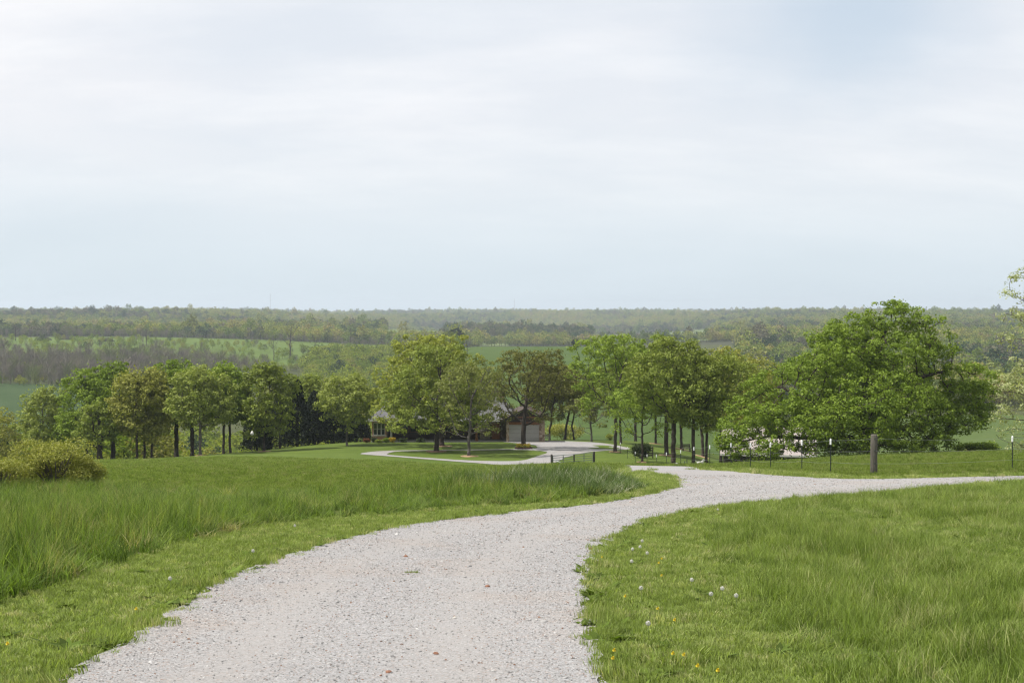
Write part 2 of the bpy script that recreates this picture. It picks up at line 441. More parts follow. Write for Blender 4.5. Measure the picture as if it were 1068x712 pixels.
ROAD_L = [(20, 740), (60, 712), (130, 671), (190, 632), (245, 600), (330, 571), (420, 549), (530, 535), (600, 528.5), (660, 520), (697, 510.5), (709, 504), (697, 497.5), (668, 492)]
ROAD_F = [(690, 489.6), (735, 490.3), (800, 495), (860, 499), (940, 499.5), (1068, 496.5), (1180, 493.5)]
ROAD_R = [(1180, 496.5), (1068, 502), (1000, 507), (900, 516.5), (800, 524.5), (740, 530), (690, 540), (650, 556.5), (624, 578), (613, 602), (615, 640), (626, 690), (636, 720), (645, 745)]
def world_path(pp, n=10): return smooth_path([gp(*p) for p in pp], n)
def extend(a, b, k):   # prolong the segment b->a by k metres
    a = np.array(a); b = np.array(b); v = a - b; v = v / np.linalg.norm(v); return tuple(a + v * k)
wl_ = world_path(ROAD_L); wf_ = world_path(ROAD_F, 6); wr_ = world_path(ROAD_R)
# the road carries on under the camera and out of the frame on the right
MAIN = [(wl_[0][0] - 1.2, 4.5), (wl_[0][0] - .9, 1.0), (wl_[0][0] - .6, -14.0)] and \
       [(-2.6, -14.0), (-2.9, 0.0), (-3.1, 5.0)] + wl_ + wf_ + [(wf_[-1][0] + 25, wf_[-1][1] + 6), (wr_[0][0] + 25, wr_[0][1] + 6)] + wr_ + [(1.05, 4.0), (1.2, 0.0), (1.6, -14.0)]
print('main road', [tuple(round(c, 1) for c in p) for p in MAIN[::12]])
def resample(poly, step, jit, seed=0):
    """resample closed polygon by distance-scaled step; roughen its edge"""
    out = []; n = len(poly)
    for i in range(n):
        a = np.array(poly[i]); b = np.array(poly[(i+1) % n]); L = np.linalg.norm(b - a)
        s = max(step, step * (abs(a[1]) / 18)); k = max(1, int(L / s))
        nv = np.array([-(b-a)[1], (b-a)[0]]) / max(L, 1e-6)
        for q in range(k):
            p = a + (b - a) * q / k
            j = mnoise.noise(Vector((p[0] * 1.3, p[1] * 1.3, seed))) * .6 + mnoise.noise(Vector((p[0] * 5, p[1] * 5, seed + 3))) * .4
            out.append(tuple(p + nv * j * jit))
    return out
def seg_dist(P, line):
    A = np.array(line[:-1]); B = np.array(line[1:]); best = np.full(len(P), 1e9)
    for a, b in zip(A, B):
        ab = b - a; t = np.clip(((P - a) @ ab) / ((ab**2).sum() + 1e-12), 0, 1); best = np.minimum(best, np.hypot(*(P - a - t[:, None] * ab).T))
    return best
def track(P):
    """1 in the two packed wheel tracks of the main road, 0 in the loose gravel between and beside them"""
    P = np.asarray(P, float); lft = [(-2.6, -14.0), (-2.9, 0.0)] + wl_[:-8]; rgt = [(1.6, -14), (1.2, 0)] + wr_[::-1][:-20]
    dl = seg_dist(P, lft); dr = seg_dist(P, rgt); t = dl / (dl + dr + 1e-6)
    wob = np.array([mnoise.noise(Vector((x*.35, y*.35, 2))) for x, y in P])
    g = np.exp(-((t - .27 - .03*wob)/.085)**2) + np.exp(-((t - .70 + .03*wob)/.085)**2)
    return np.clip(g * (.75 + .5*wob), 0, 1) * np.clip((50 - P[:, 1]) / 15, 0, 1)
def sheet(name, poly, mat, off, step, jit=.15, seed=0, holes=(), fill=None):
    poly = resample(poly, step, jit, seed)
    hs = [resample(hh, step, jit, seed + 9) for hh in holes]
    P = np.array(poly); x0, y0 = P.min(0); x1, y1 = P.max(0)
    fill = fill or step * 3
    pts = [Vector(p) for p in poly]; edges = [(i, (i+1) % len(poly)) for i in range(len(poly))]
    for hh in hs:
        b = len(pts); pts += [Vector(p) for p in hh]; edges += [(b + i, b + (i+1) % len(hh)) for i in range(len(hh))]
    y = y0; inner = []
    while y < y1:
        s = max(fill, fill * abs(y) / 25)
        xs = np.arange(x0, x1, s); inner += [(x + s * .3 * (len(inner) % 2), y) for x in xs]; y += s
    inner = np.array(inner); mk = poly_mask(inner[:, 0], inner[:, 1], poly)
    for hh in hs: mk &= ~poly_mask(inner[:, 0], inner[:, 1], hh)
    pts += [Vector(p) for p in inner[mk]]
    v, e, f, *_ = delaunay_2d_cdt(pts, edges, [], 0, 1e-5)
    V = np.array([(p.x, p.y) for p in v]); Ft = np.array([t for t in f if len(t) == 3])
    cen = V[Ft].mean(1); keep = poly_mask(cen[:, 0], cen[:, 1], poly)
    for hh in hs: keep &= ~poly_mask(cen[:, 0], cen[:, 1], hh)
    Ft = Ft[keep]
    a, b, c = V[Ft[:, 0]], V[Ft[:, 1]], V[Ft[:, 2]]
    flip = ((b-a)[:, 0] * (c-a)[:, 1] - (b-a)[:, 1] * (c-a)[:, 0]) < 0
    Ft[flip] = Ft[flip][:, ::-1]
    V3 = np.c_[V, H(V[:, 0], V[:, 1]) + off]
    return obj(name, mesh_np(name, V3, Ft, {'track': ('FLOAT', track(V))}), mat)

# driveway round the oval lawn in front of the house
def W(pp): return [gp(*p) for p in pp]
DRIVE = smooth_path([at(x, d)[:2] for x, d in [(533, 121), (505, 126), (470, 129.5), (425, 132), (390, 134.5), (376, 138.5), (386, 145), (415, 149.5), (470, 152), (520, 152.6), (543, 153.2),
        (558, 154.5), (560, 158), (552, 163), (527, 168.7), (532, 168.9), (566, 168.9), (572, 174), (600, 171.5), (630, 166), (657, 157.5), (640, 152.5), (610, 147), (592, 139), (580, 130), (571, 121), (566, 113), (541, 113)]], 6, True)
OVAL = smooth_path([at(x, d)[:2] for x, d in [(404, 138.5), (412, 146), (440, 149), (500, 150.6), (545, 151.3), (570, 148), (562, 141), (548, 134), (530, 131.3), (500, 131.7), (450, 134), (418, 135.6)]], 6, True)
LINK_C = smooth_path([gp(700, 492.5), (8.0, 76), (5.6, 88), (3.4, 100), (2.4, 112), (2.2, 122)], 8)
LINK = []
for s in (1, -1):
    side = []
    for i, p in enumerate(LINK_C):
        a = np.array(LINK_C[max(i-1, 0)]); b = np.array(LINK_C[min(i+1, len(LINK_C)-1)]); t = (b-a) / np.linalg.norm(b-a)
        side.append((p[0] - s * t[1] * 1.9, p[1] + s * t[0] * 1.9))
    LINK += side if s == 1 else side[::-1]

# colour zones: the kinds of ground cover, where they lie
def pxcol(X, Y): return 534 + F * X / np.maximum(Y, .5)
TALL_EDGE = [(-60, 655), (0, 630), (60, 610), (100, 597), (200, 565), (300, 546), (400, 537), (480, 529), (560, 526), (630, 518), (668, 509)]
TALL = [(-14, 7.5)] + [gp(*p) for p in TALL_EDGE] + [at(x, d)[:2] for x, d in [(668, 38.5), (655, 40), (610, 41), (540, 40), (490, 37), (430, 34), (300, 32), (110, 34), (-60, 37), (-120, 24)]]
TALL = TALL[:1] + smooth_path(TALL[1:], 6)
RIGHT_EDGE = [(762, 530), (742, 545), (741, 565), (757, 590), (775, 620), (805, 655), (840, 700), (870, 740)]
RIGHTG = [gp(*p) for p in RIGHT_EDGE] + [(2.6, 5.0), (20, 5)] + [(32, 34)] + [gp(*p) for p in [(1068, 503.5), (1000, 508.5), (900, 518), (800, 527)]]
TRACK_C = smooth_path([gp(*p) for p in [(860, 533), (900, 540), (950, 551), (1000, 563), (1068, 580), (1150, 600)]], 6)
def fields(X, Y):
    px = pxcol(X, Y); d = np.hypot(X, Y) * .97
    z = np.empty(X.shape + (3,)); lawn = np.array((.110, .150, .032)); z[:] = lawn; z[d > 46] = (.082, .120, .020)
    def put(mask, c, a=1.0): z[mask] = z[mask] * (1 - a) + np.array(c) * a
    put(poly_mask(X, Y, TALL), (.06, .085, .018)); put(poly_mask(X, Y, RIGHTG), (.075, .11, .022))
    put((d > 185), (.055, .065, .022))
    put((d > 300) & (px < 160) & (d < 640), (.036, .064, .020))                  # lower green field, left
    put((d > 840) & (d < 1120) & (px < 490), (.082, .125, .022))                  # rough meadow on the far rise
    put((d > 185) & (d < 780) & (px > 470) & (px < 765), (.050, .084, .015))     # pasture behind the house
    put((d > 195) & (d < 440) & (px > 765), (.065, .098, .022))
    put((d > 1120), (.045, .050, .025))
    for (a, b, c, e) in CLEAR: put((px > a) & (px < b) & (d > c) & (d < e), (.11, .145, .045))
    return z
CLEAR = [(402, 466, 1380, 2450), (618, 742, 1330, 2330), (285, 345, 1600, 2250), (500, 530, 1280, 1500)]
th_f = np.radians(np.arange(-33, 33.01, .12)); th_c = np.radians(np.arange(36, 325, 4.0))
TH = np.concatenate([th_f, th_c]); nr = 620
RR = np.concatenate([[0.0], np.exp(np.linspace(math.log(1.0), math.log(9000), nr))])
TT, RG = np.meshgrid(TH, RR); GX = RG * np.sin(TT); GY = RG * np.cos(TT)
V = np.stack([GX, GY, H(GX, GY)], -1).reshape(-1, 3)
nt = len(TH); i, j = np.meshgrid(np.arange(len(RR) - 1), np.arange(nt), indexing='ij'); j2 = (j + 1) % nt
FQ = np.stack([i*nt + j, i*nt + j2, (i+1)*nt + j2, (i+1)*nt + j], -1).reshape(-1, 4)[:, ::-1]
zc = fields(GX, GY).reshape(-1, 3)
gme = mesh_np('ground', V, FQ, {'zone': ('FLOAT_COLOR', np.c_[zc, np.ones(len(zc))])}, smooth=True)
tag(obj('ground', gme, M['ground']), 'grassy slope falling away to a wide green valley', kind='structure')

tag(sheet('road', MAIN, M['gravel'], .022, .10, .22, 1, fill=.35), 'pale gravel road curving away and forking right', kind='structure')
tag(sheet('driveway', DRIVE, M['gravel'], .030, .35, .25, 4, holes=[OVAL], fill=1.2), 'pale gravel driveway looping in front of the house', kind='structure')
tag(sheet('driveway_link', LINK, M['gravel'], .016, .3, .2, 6, fill=1.0), 'gravel lane dropping behind the tall grass to the driveway', kind='structure')

# ------------------------------------------------------------------ instancing of uncountable stuff
def gn_scatter(name, pts, rots, scls, idx, sources, label):
    me = bpy.data.meshes.new(name + '_points'); n = len(pts)
    me.vertices.add(n); me.vertices.foreach_set('co', np.ascontiguousarray(pts, np.float32).ravel())
    for a, typ, key, dat in (('rot', 'FLOAT_VECTOR', 'vector', rots), ('scl', 'FLOAT_VECTOR', 'vector', scls), ('idx', 'INT', 'value', idx)):
        t = me.attributes.new(a, typ, 'POINT'); t.data.foreach_set(key, np.ascontiguousarray(dat, np.int32 if typ == 'INT' else np.float32).ravel())
    o = bpy.data.objects.new(name, me); C.objects.link(o)
    col = bpy.data.collections.new(name + '_sources')
    for k, s in enumerate(sources):
        so = bpy.data.objects.new('%s_source_%02d' % (name, k), s); col.objects.link(so)
    ng = bpy.data.node_groups.new(name, 'GeometryNodeTree')
    ng.interface.new_socket('Geometry', in_out='INPUT', socket_type='NodeSocketGeometry')
    ng.interface.new_socket('Geometry', in_out='OUTPUT', socket_type='NodeSocketGeometry')
    N = ng.nodes.new; L = ng.links.new
    gi, go = N('NodeGroupInput'), N('NodeGroupOutput')
    ci = N('GeometryNodeCollectionInfo'); ci.inputs['Collection'].default_value = col
    ci.inputs['Separate Children'].default_value = True; ci.inputs['Reset Children'].default_value = True
    ip = N('GeometryNodeInstanceOnPoints'); ip.inputs['Pick Instance'].default_value = True
    def na(nm, t):
        x = N('GeometryNodeInputNamedAttribute'); x.data_type = t; x.inputs['Name'].default_value = nm; return x.outputs['Attribute']
    L(gi.outputs[0], ip.inputs['Points']); L(ci.outputs[0], ip.inputs['Instance'])
    L(na('idx', 'INT'), ip.inputs['Instance Index'])
    L(na('rot', 'FLOAT_VECTOR'), ip.inputs['Rotation']); L(na('scl', 'FLOAT_VECTOR'), ip.inputs['Scale'])
    L(ip.outputs[0], go.inputs[0])
    md = o.modifiers.new('scatter', 'NODES'); md.node_group = ng
    return tag(o, label, kind='stuff')

def blades(n, rad, hmin, hmax, w, bend, mat, seed, seedheads=0):
    """one tuft: n curved tapering blades"""
    r = np.random.default_rng(seed)
    a = r.uniform(0, 2*np.pi, n); q = rad * np.sqrt(r.uniform(0, 1, n)); bx, by = q*np.cos(a), q*np.sin(a)
    hh = r.uniform(hmin, hmax, n); da = r.uniform(0, 2*np.pi, n); bd = bend * r.uniform(.2, 1.3, n) * hh
    S = 4; V = []; 
    fa = da + np.pi/2 + r.uniform(-.8, .8, n)
    for s in range(S):
        t = s / (S - 1); ww = w * (1 - t ** 1.6) * .5 + w * .03
        cx = bx + np.cos(da) * bd * t**2; cy = by + np.sin(da) * bd * t**2; cz = hh * t * (1 - .25 * (bd/hh) * t)
        for sg in (-1, 1): V.append(np.stack([cx + sg*np.cos(fa)*ww, cy + sg*np.sin(fa)*ww, cz - (.02 if s == 0 else 0)], -1))
    V = np.stack(V, 1)     # n, 2S, 3
    base = (np.arange(n) * 2 * S)[:, None]
    Fq = np.concatenate([base + np.array([[2*s, 2*s+1, 2*s+3, 2*s+2]]) for s in range(S-1)], 1).reshape(-1, 4)
    lv = np.repeat(r.uniform(0, 1, n), 2*S)
    me = mesh_np('tuft', V.reshape(-1, 3), Fq, {'lv': ('FLOAT', lv)}, smooth=True); me.materials.append(mat); return me

gm_tall = inst_mat('tall_meadow_grass', [(0, (.072, .115, .022)), (.45, (.125, .186, .036)), (.8, (.190, .251, .061)), (.95, (.224, .237, .077)), (1, (.291, .271, .132))], .42, .6)
gm_mid = inst_mat('knee_high_grass', [(0, (.087, .127, .024)), (.5, (.155, .212, .046)), (.82, (.241, .296, .086)), (1, (.314, .316, .154))], .42, .6)
gm_lawn = inst_mat('mown_grass', [(0, (0.154, 0.201, 0.052)), (.5, (0.216, 0.271, 0.076)), (.85, (0.289, 0.336, 0.123)), (1, (0.394, 0.378, 0.209))], .4, .65)
gm_weed = inst_mat('broad_leaf_weeds', [(0, (.075, .115, .018)), (1, (.115, .165, .028))], .3, .7)

def scatter_in(poly, dens_fn, dmax, seed, dmin=6.5, margin=.40):
    """random points inside a world polygon and the widened view, with density per m2 depending on distance"""
    r = np.random.default_rng(seed); out = []
    d = dmin
    while d < dmax:
        d2 = d * 1.12; w_ = margin * 2 * (d + d2) / 2; A = w_ * (d2 - d); n = int(A * dens_fn((d + d2) / 2))
        y = r.uniform(d, d2, n); x = r.uniform(-margin, margin, n) * y
        m = poly_mask(x, y, poly) if poly is not None else np.ones(n, bool)
        out.append(np.c_[x[m], y[m]]); d = d2
    return np.concatenate(out)
def dist_poly(P, poly):
    """unsigned distance to polygon outline"""
    A = np.array(poly); B = np.roll(A, -1, 0); best = np.full(len(P), 1e9)
    for a, b in zip(A, B):
        ab = b - a; L2 = (ab**2).sum() + 1e-12
        t = np.clip(((P - a) @ ab) / L2, 0, 1); dd = np.hypot(*(P - a - t[:, None] * ab).T); best = np.minimum(best, dd)
    return best
def vnoise(P, s, seed=0): return np.array([mnoise.noise(Vector((x * s, y * s, seed))) for x, y in P])

def make_grass(name, P, sc, srcs, idx, label, tilt=.12, seed=0):
    r = np.random.default_rng(seed); n = len(P)
    pts = np.c_[P, H(P[:, 0], P[:, 1])]
    rots = np.c_[r.normal(0, tilt, n), r.normal(0, tilt, n), r.uniform(0, 2*np.pi, n)]
    scl = np.c_[sc[1], sc[1], sc[0]] if isinstance(sc, tuple) else np.repeat(sc[:, None], 3, 1)
    return gn_scatter(name, pts, rots, scl, idx, srcs, label)

# tall meadow on the left
tall_src = [blades(46, .16, .35, .95, .011, .35, gm_tall, 100+k) for k in range(5)] + [blades(60, .18, .2, .6, .012, .6, gm_tall, 120+k) for k in range(3)]
P = scatter_in(TALL, lambda d: min(16, 420 / d), 72, 1)
n_ = len(P); rr = np.random.default_rng(5)
edge = np.minimum(1, dist_poly(P, TALL) / 1.0)
nz = vnoise(P, .25) ; nz2 = vnoise(P, 1.1, 7)
patch = _sm((P[:, 0] + 4) / 4) * _sm((P[:, 1] - 28) / 8)       # the ranker clump near the fork
hgt = (.62 + .22 * nz + .26 * nz2 + .22 * patch - .26 * _sm((P[:, 1] - 18) / 10) * (1 - patch)) * (.55 + .45 * edge) * rr.uniform(.8, 1.2, n_)
thin = 1 + np.clip((P[:, 1] - 20) / 40, 0, 1.5)
hgt = hgt + .16 * _sm((-P[:, 0] - 8) / 4) * _sm((P[:, 1] - 24) / 5) + .12 * patch - .34 * patch * _sm((P[:, 1] - 32) / 5)
pm_ = patch > .45 + .2 * nz2
gm_rye = inst_mat('rank_fescue', [(0, (.050, .085, .024)), (.5, (.080, .125, .036)), (.85, (.125, .165, .060)), (.93, (.30, .31, .22)), (1, (.36, .36, .28))], .3, .6)
rye = [blades(48, .17, .4, .95, .010, .3, gm_rye, 140+k) for k in range(6)]
make_grass('rank_grass', P[pm_], (np.clip(hgt, .22, .9)[pm_], thin[pm_]), rye, rr.integers(0, 6, pm_.sum()), 'dark rank grass with pale seedheads beside the fork of the road', .1, 31)
P = P[~pm_]; hgt = hgt[~pm_]; thin = thin[~pm_]; n_ = len(P)
make_grass('tall_grass', P, (np.clip(hgt, .2, 1.0), thin), tall_src, rr.integers(0, 8, n_), 'tall unmown meadow grass left of the gravel road', .13, 3)

# knee-high grass on the right
mid_src = [blades(80, .17, .08, .27, .006, .6, gm_mid, 200+k) for k in range(6)]
P = scatter_in(RIGHTG, lambda d: min(26, 560 / d), 50, 2)
tr = np.array(TRACK_C); dtr = np.min(np.hypot(P[:, None, 0] - tr[None, :, 0], P[:, None, 1] - tr[None, :, 1]), 1)
e = np.minimum(1, dist_poly(P, RIGHTG) / .7)
nz = vnoise(P, .35, 3); nz2 = vnoise(P, 1.3, 9); rr = np.random.default_rng(6); n_ = len(P)
hgt = (.85 + .5 * nz + .4 * nz2) * (.75 + .25 * e) * rr.uniform(.8, 1.2, n_) * (1 - .6 * np.exp(-(dtr / .8) ** 2))
make_grass('meadow_grass', P, (np.clip(hgt, .25, 1.7), 1 + np.clip((P[:, 1] - 18) / 30, 0, 1)), mid_src, rr.integers(0, 6, n_), 'knee-high grass field right of the mown verge', .16, 4)

dm_p = lambda P: dist_poly(P, MAIN)
# mown grass on the verges and lawns
lawn_src = [blades(100, .14, .018, .048, .006, .8, gm_lawn, 300+k) for k in range(6)]
P = scatter_in(None, lambda d: min(85, 1300 / d) if d < 40 else 900 / d, 100, 3)
bad = poly_mask(P[:, 0], P[:, 1], MAIN) | poly_mask(P[:, 0], P[:, 1], LINK)
dm = dist_poly(P, MAIN)
rr = np.random.default_rng(8)
# grass creeps into the edge of the gravel in patches
creep = (dm < .16) & (vnoise(P, 2.2, 5) > .12)
bad = bad & ~(creep & (rr.uniform(0, 1, len(P)) < .35))
bad |= poly_mask(P[:, 0], P[:, 1], TALL) & (rr.uniform(0, 1, len(P)) < .7)
bad |= poly_mask(P[:, 0], P[:, 1], RIGHTG) & (rr.uniform(0, 1, len(P)) < .7)
P = P[~bad]; n_ = len(P)
hgt = rr.uniform(.7, 1.3, n_) * (1 + .5 * vnoise(P, .9, 4)) * (1 + 1.3 * np.exp(-(dist_poly(P, MAIN) / .22) ** 2) * (vnoise(P, 1.7, 8) > -.05))
hgt *= 1 + .8 * _sm((P[:, 1] - 42) / 10) * (P[:, 0] > 8)
wd_ = 1 + np.clip((P[:, 1] - 20) / 35, 0, 1.6); far_ = (P[:, 1] > 33 + 3*vnoise(P, .1, 3)) & (dm_p(P) > 1.5)
gm_lawn2 = inst_mat('deep_green_lawn', [(0, (.095, .136, .024)), (.5, (.138, .186, .036)), (.85, (.18, .23, .055)), (1, (.22, .22, .10))], .4, .65)
make_grass('lawn_grass', P[~far_], (hgt[~far_], wd_[~far_]), lawn_src, rr.integers(0, 6, (~far_).sum()), 'short mown grass on the verges of the gravel road', .2, 5)
make_grass('pasture_grass', P[far_], (hgt[far_], wd_[far_]), [blades(90, .14, .025, .065, .006, .8, gm_lawn2, 320+k) for k in range(6)], rr.integers(0, 6, far_.sum()), 'deeper green short grass of the lawn beyond the tall meadow', .2, 15)

# broad-leaf weeds at the gravel edge
def rosette(seed, n=14):
    r = np.random.default_rng(seed); V = []; Fq = []
    for k in range(n):
        a = r.uniform(0, 2*np.pi); L = r.uniform(.05, .11); wd = L * .22; lift = r.uniform(.15, .8)
        ca, sa = math.cos(a), math.sin(a); b = len(V)
        for t, ww in ((0, .2), (.45, 1), (1, .12)):
            for sg in (-1, 1): V.append((ca*L*t - sa*wd*ww*sg, sa*L*t + ca*wd*ww*sg, L*lift*(t - .5*t*t) + .004))
        Fq += [(b, b+1, b+3, b+2), (b+2, b+3, b+5, b+4)]
    me = mesh_np('rosette', np.array(V), np.array(Fq), {'lv': ('FLOAT', np.repeat(r.uniform(0, 1, n), 6))}); me.materials.append(gm_weed); return me
ros = [rosette(k) for k in range(4)]
P = scatter_in(None, lambda d: 34, 30, 9)
dm = dist_poly(P, MAIN); rr = np.random.default_rng(9)
k = (dm < .35) & (vnoise(P, 1.5, 2) > .05) & ~poly_mask(P[:, 0], P[:, 1], [(x*1, y) for x, y in MAIN]) | ((dm < .12) & (rr.uniform(0, 1, len(P)) < .12))
k |= (~poly_mask(P[:, 0], P[:, 1], MAIN)) & (rr.uniform(0, 1, len(P)) < .05) & ~poly_mask(P[:, 0], P[:, 1], TALL)
P = P[k]; n_ = len(P)
make_grass('clover_weeds', P, rr.uniform(.7, 1.5, n_), ros, rr.integers(0, 4, n_), 'low broad-leaf weeds creeping along the gravel edge', .15, 6)

# loose stones on the gravel
def stone(seed):
    r = random.Random(seed); bm = bmesh.new(); bmesh.ops.create_icosphere(bm, subdivisions=1, radius=1)
    sx, sy, sz = r.uniform(.8, 1.3), r.uniform(.6, 1), r.uniform(.45, .75)
    for v in bm.verts: v.co = Vector((v.co.x * sx, v.co.y * sy, v.co.z * sz)) * r.uniform(.8, 1.15)
    me = bpy.data.meshes.new('stone'); bm.to_mesh(me); bm.free()
    t = me.attributes.new('lv', 'FLOAT', 'POINT'); t.data.foreach_set('value', [r.random() for _ in me.vertices]); me.materials.append(gm_stone); return me
gm_stone = inst_mat('limestone_chips', [(0, (.13, .13, .13)), (.3, (.235, .228, .222)), (.7, (.335, .328, .32)), (.93, (.50, .49, .48)), (.945, (.25, .165, .125)), (1, (.16, .09, .055))], 0, .9, jit=.08)
st = [stone(k) for k in range(6)]
P = scatter_in(MAIN, lambda d: 1100 if d < 13 else 1100 * (13 / d) ** 1.9, 46, 12, dmin=6.5)
rr = np.random.default_rng(13); P = P[rr.uniform(0, 1, len(P)) > .72 * track(P)]; n_ = len(P)
s_ = .0046 * np.exp(rr.normal(0, .42, n_)) * (1 + np.clip((P[:, 1] - 12) / 26, 0, .8))
pts = np.c_[P, H(P[:, 0], P[:, 1]) + .022 + s_ * .15]
gn_scatter('gravel', pts, rr.uniform(-.5, .5, (n_, 3)) + np.c_[np.zeros(n_), np.zeros(n_), rr.uniform(0, 6, n_)], np.repeat(s_[:, None], 3, 1), rr.integers(0, 6, n_), st, 'loose limestone chips lying on the gravel road')


# ------------------------------------------------------------------ trees: skeletons grown towards points inside a crown outline
def sample_lobes(lobes, n, r, bias=2.2, gaps=.0, gs=.5):
    """random points in a union of ellipsoids (cx,cy,cz,rx,ry,rz), denser towards the skin"""
    L = np.array(lobes, float); vol = L[:, 3] * L[:, 4] * L[:, 5]; vol = vol ** .8; out = []; need = n
    while need > 0:
        m = int(need * 1.6) + 20
        k = r.choice(len(L), m, p=vol / vol.sum()); v = r.normal(size=(m, 3)); v /= np.linalg.norm(v, axis=1)[:, None]
        q = v * (r.uniform(0, 1, m) ** (1 / (3 * bias / 1.6)))[:, None]
        p = L[k, :3] + q * L[k, 3:]
        if gaps > 0:
            nv = np.array([mnoise.noise(Vector(x * gs)) for x in p]); p = p[nv > -.5 + gaps]
        out.append(p[:need]); need -= len(out[-1])
    return np.concatenate(out)
def grow(seed, lobes, trunk, natt=700, step=.4, kill=None, up=.12, gaps=.3, gs=.45, wob=.25, jit=.12):
    """trunk: list of 3-d points; returns nodes, parents, radii (relative)"""
    r = np.random.default_rng(seed); att = sample_lobes(lobes, natt, r, gaps=gaps, gs=gs); kill = kill or step * 1.25
    N = []; Pn = []
    for line in trunk:                        # each: (parent index or -1, [points])
        par, pts = line; prev = par
        p0 = np.array(N[par] if par >= 0 else pts[0], float)
        if par < 0: N.append(p0); Pn.append(-1); prev = len(N) - 1; pts = pts[1:]
        for q in pts:
            q = np.array(q, float); a = N[prev]; k = max(1, int(round(np.linalg.norm(q - a) / step)))
            for s in range(1, k + 1):
                N.append(a + (q - a) * s / k + (r.normal(0, step * .07, 3) if s < k else 0)); Pn.append(prev); prev = len(N) - 1
    N = [np.array(x) for x in N]
    A = att; arr = np.array(N)
    dd = np.linalg.norm(A[:, None] - arr[None], axis=2); near = dd.argmin(1); dist = dd.min(1)
    for it in range(260):
        alive = dist > kill; A = A[alive]; near = near[alive]; dist = dist[alive]
        if len(A) == 0: break
        un, inv = np.unique(near, return_inverse=True)
        v = (A - arr[near]) / (dist[:, None] + 1e-9); S = np.zeros((len(un), 3)); np.add.at(S, inv, v)
        S += r.normal(0, jit, S.shape) * np.linalg.norm(S, axis=1)[:, None]; S[:, 2] += up
        S /= np.linalg.norm(S, axis=1)[:, None] + 1e-9
        new = arr[un] + S * step
        dn = np.linalg.norm(A[:, None] - new[None], axis=2); m = dn.argmin(1); md = dn.min(1)
        better = md < dist; won = np.unique(m[better]); lost = np.setdiff1d(np.arange(len(un)), won)
        base = len(arr); arr = np.concatenate([arr, new[won]]); Pn += list(un[won])
        remap = np.zeros(len(un), int); remap[won] = np.arange(len(won))
        stuck = np.isin(near, un[lost]) & ~better
        near = np.where(better, base + remap[m], near); dist = np.where(better, md, dist); dist[stuck & (r.uniform(0, 1, len(dist)) < .5)] = 0
        if len(arr) > 16000: break
    par = np.array(Pn); n = len(arr); rad = np.zeros(n); kids = np.zeros(n, int)
    for i in range(n - 1, 0, -1):
        if rad[i] == 0: rad[i] = 1.0
        if par[i] >= 0: rad[par[i]] += rad[i]; kids[par[i]] += 1
    return arr, par, rad, kids
def skeleton_mesh(arr, par, rad, name, mat, k=5, minr=.008, flare=True):
    n = len(arr); t = np.zeros((n, 3)); has = par >= 0
    t[has] = arr[has] - arr[par[has]]; t[~has] = (0, 0, 1); t /= np.linalg.norm(t, axis=1)[:, None] + 1e-9
    ref = np.tile([0.31, .95, .05], (n, 1)); a = np.cross(t, ref); a /= np.linalg.norm(a, axis=1)[:, None] + 1e-9; b = np.cross(t, a)
    an = np.arange(k) * 2 * np.pi / k; rr_ = np.maximum(rad, minr)
    if flare:
        z = arr[:, 2] - arr[0, 2]; rr_ = rr_ * np.where((z < .9) & (rad > rad.max() * .5), 1 + .55 * np.exp(-np.maximum(z, 0) / .22), 1)
    ring = arr[:, None] + rr_[:, None, None] * (np.cos(an)[None, :, None] * a[:, None] + np.sin(an)[None, :, None] * b[:, None])
    V = ring.reshape(-1, 3)
    # children leave the parent with a ring of their own width set at the parent's centre
    ch = np.where(has)[0]; r2 = np.minimum(rr_[par[ch]], rr_[ch] * 1.25)
    root = arr[par[ch]][:, None] + r2[:, None, None] * (np.cos(an)[None, :, None] * a[ch][:, None] + np.sin(an)[None, :, None] * b[ch][:, None])
    V = np.concatenate([V, root.reshape(-1, 3)]); o2 = n * k
    q = np.arange(k); q2 = (q + 1) % k; lo = o2 + np.arange(len(ch))[:, None] * k; hi = ch[:, None] * k
    Fq = np.stack([lo + q, lo + q2, hi + q2, hi + q], -1).reshape(-1, 4)
    me = mesh_np(name, V, Fq, smooth=True); me.materials.append(mat); return me
def leaf_quads(P, size, r, upb=.35, lv=None, asp=.62, nrm=None):
    """diamond leaves at P, facing nrm or a random way"""
    n = len(P); nv = r.normal(size=(n, 3)); nv[:, 2] = np.abs(nv[:, 2]) + upb
    if nrm is not None: nv = nrm + r.normal(0, .38, (n, 3)); nv[:, 2] += .12
    nv = nv; nv /= np.linalg.norm(nv, axis=1)[:, None]
    a = np.cross(nv, r.normal(size=(n, 3))); a /= np.linalg.norm(a, axis=1)[:, None] + 1e-9; b = np.cross(nv, a)
    s = (size * r.uniform(.65, 1.35, n))[:, None]
    V = np.stack([P - a*s*.5, P + b*s*.5*asp - a*s*.04 + nv*s*.06, P + a*s*.5, P - b*s*.5*asp + nv*s*.06], 1).reshape(-1, 3)
    Fq = np.arange(n * 4).reshape(-1, 4); return V, Fq, np.repeat(lv if lv is not None else r.uniform(0, 1, n), 4)
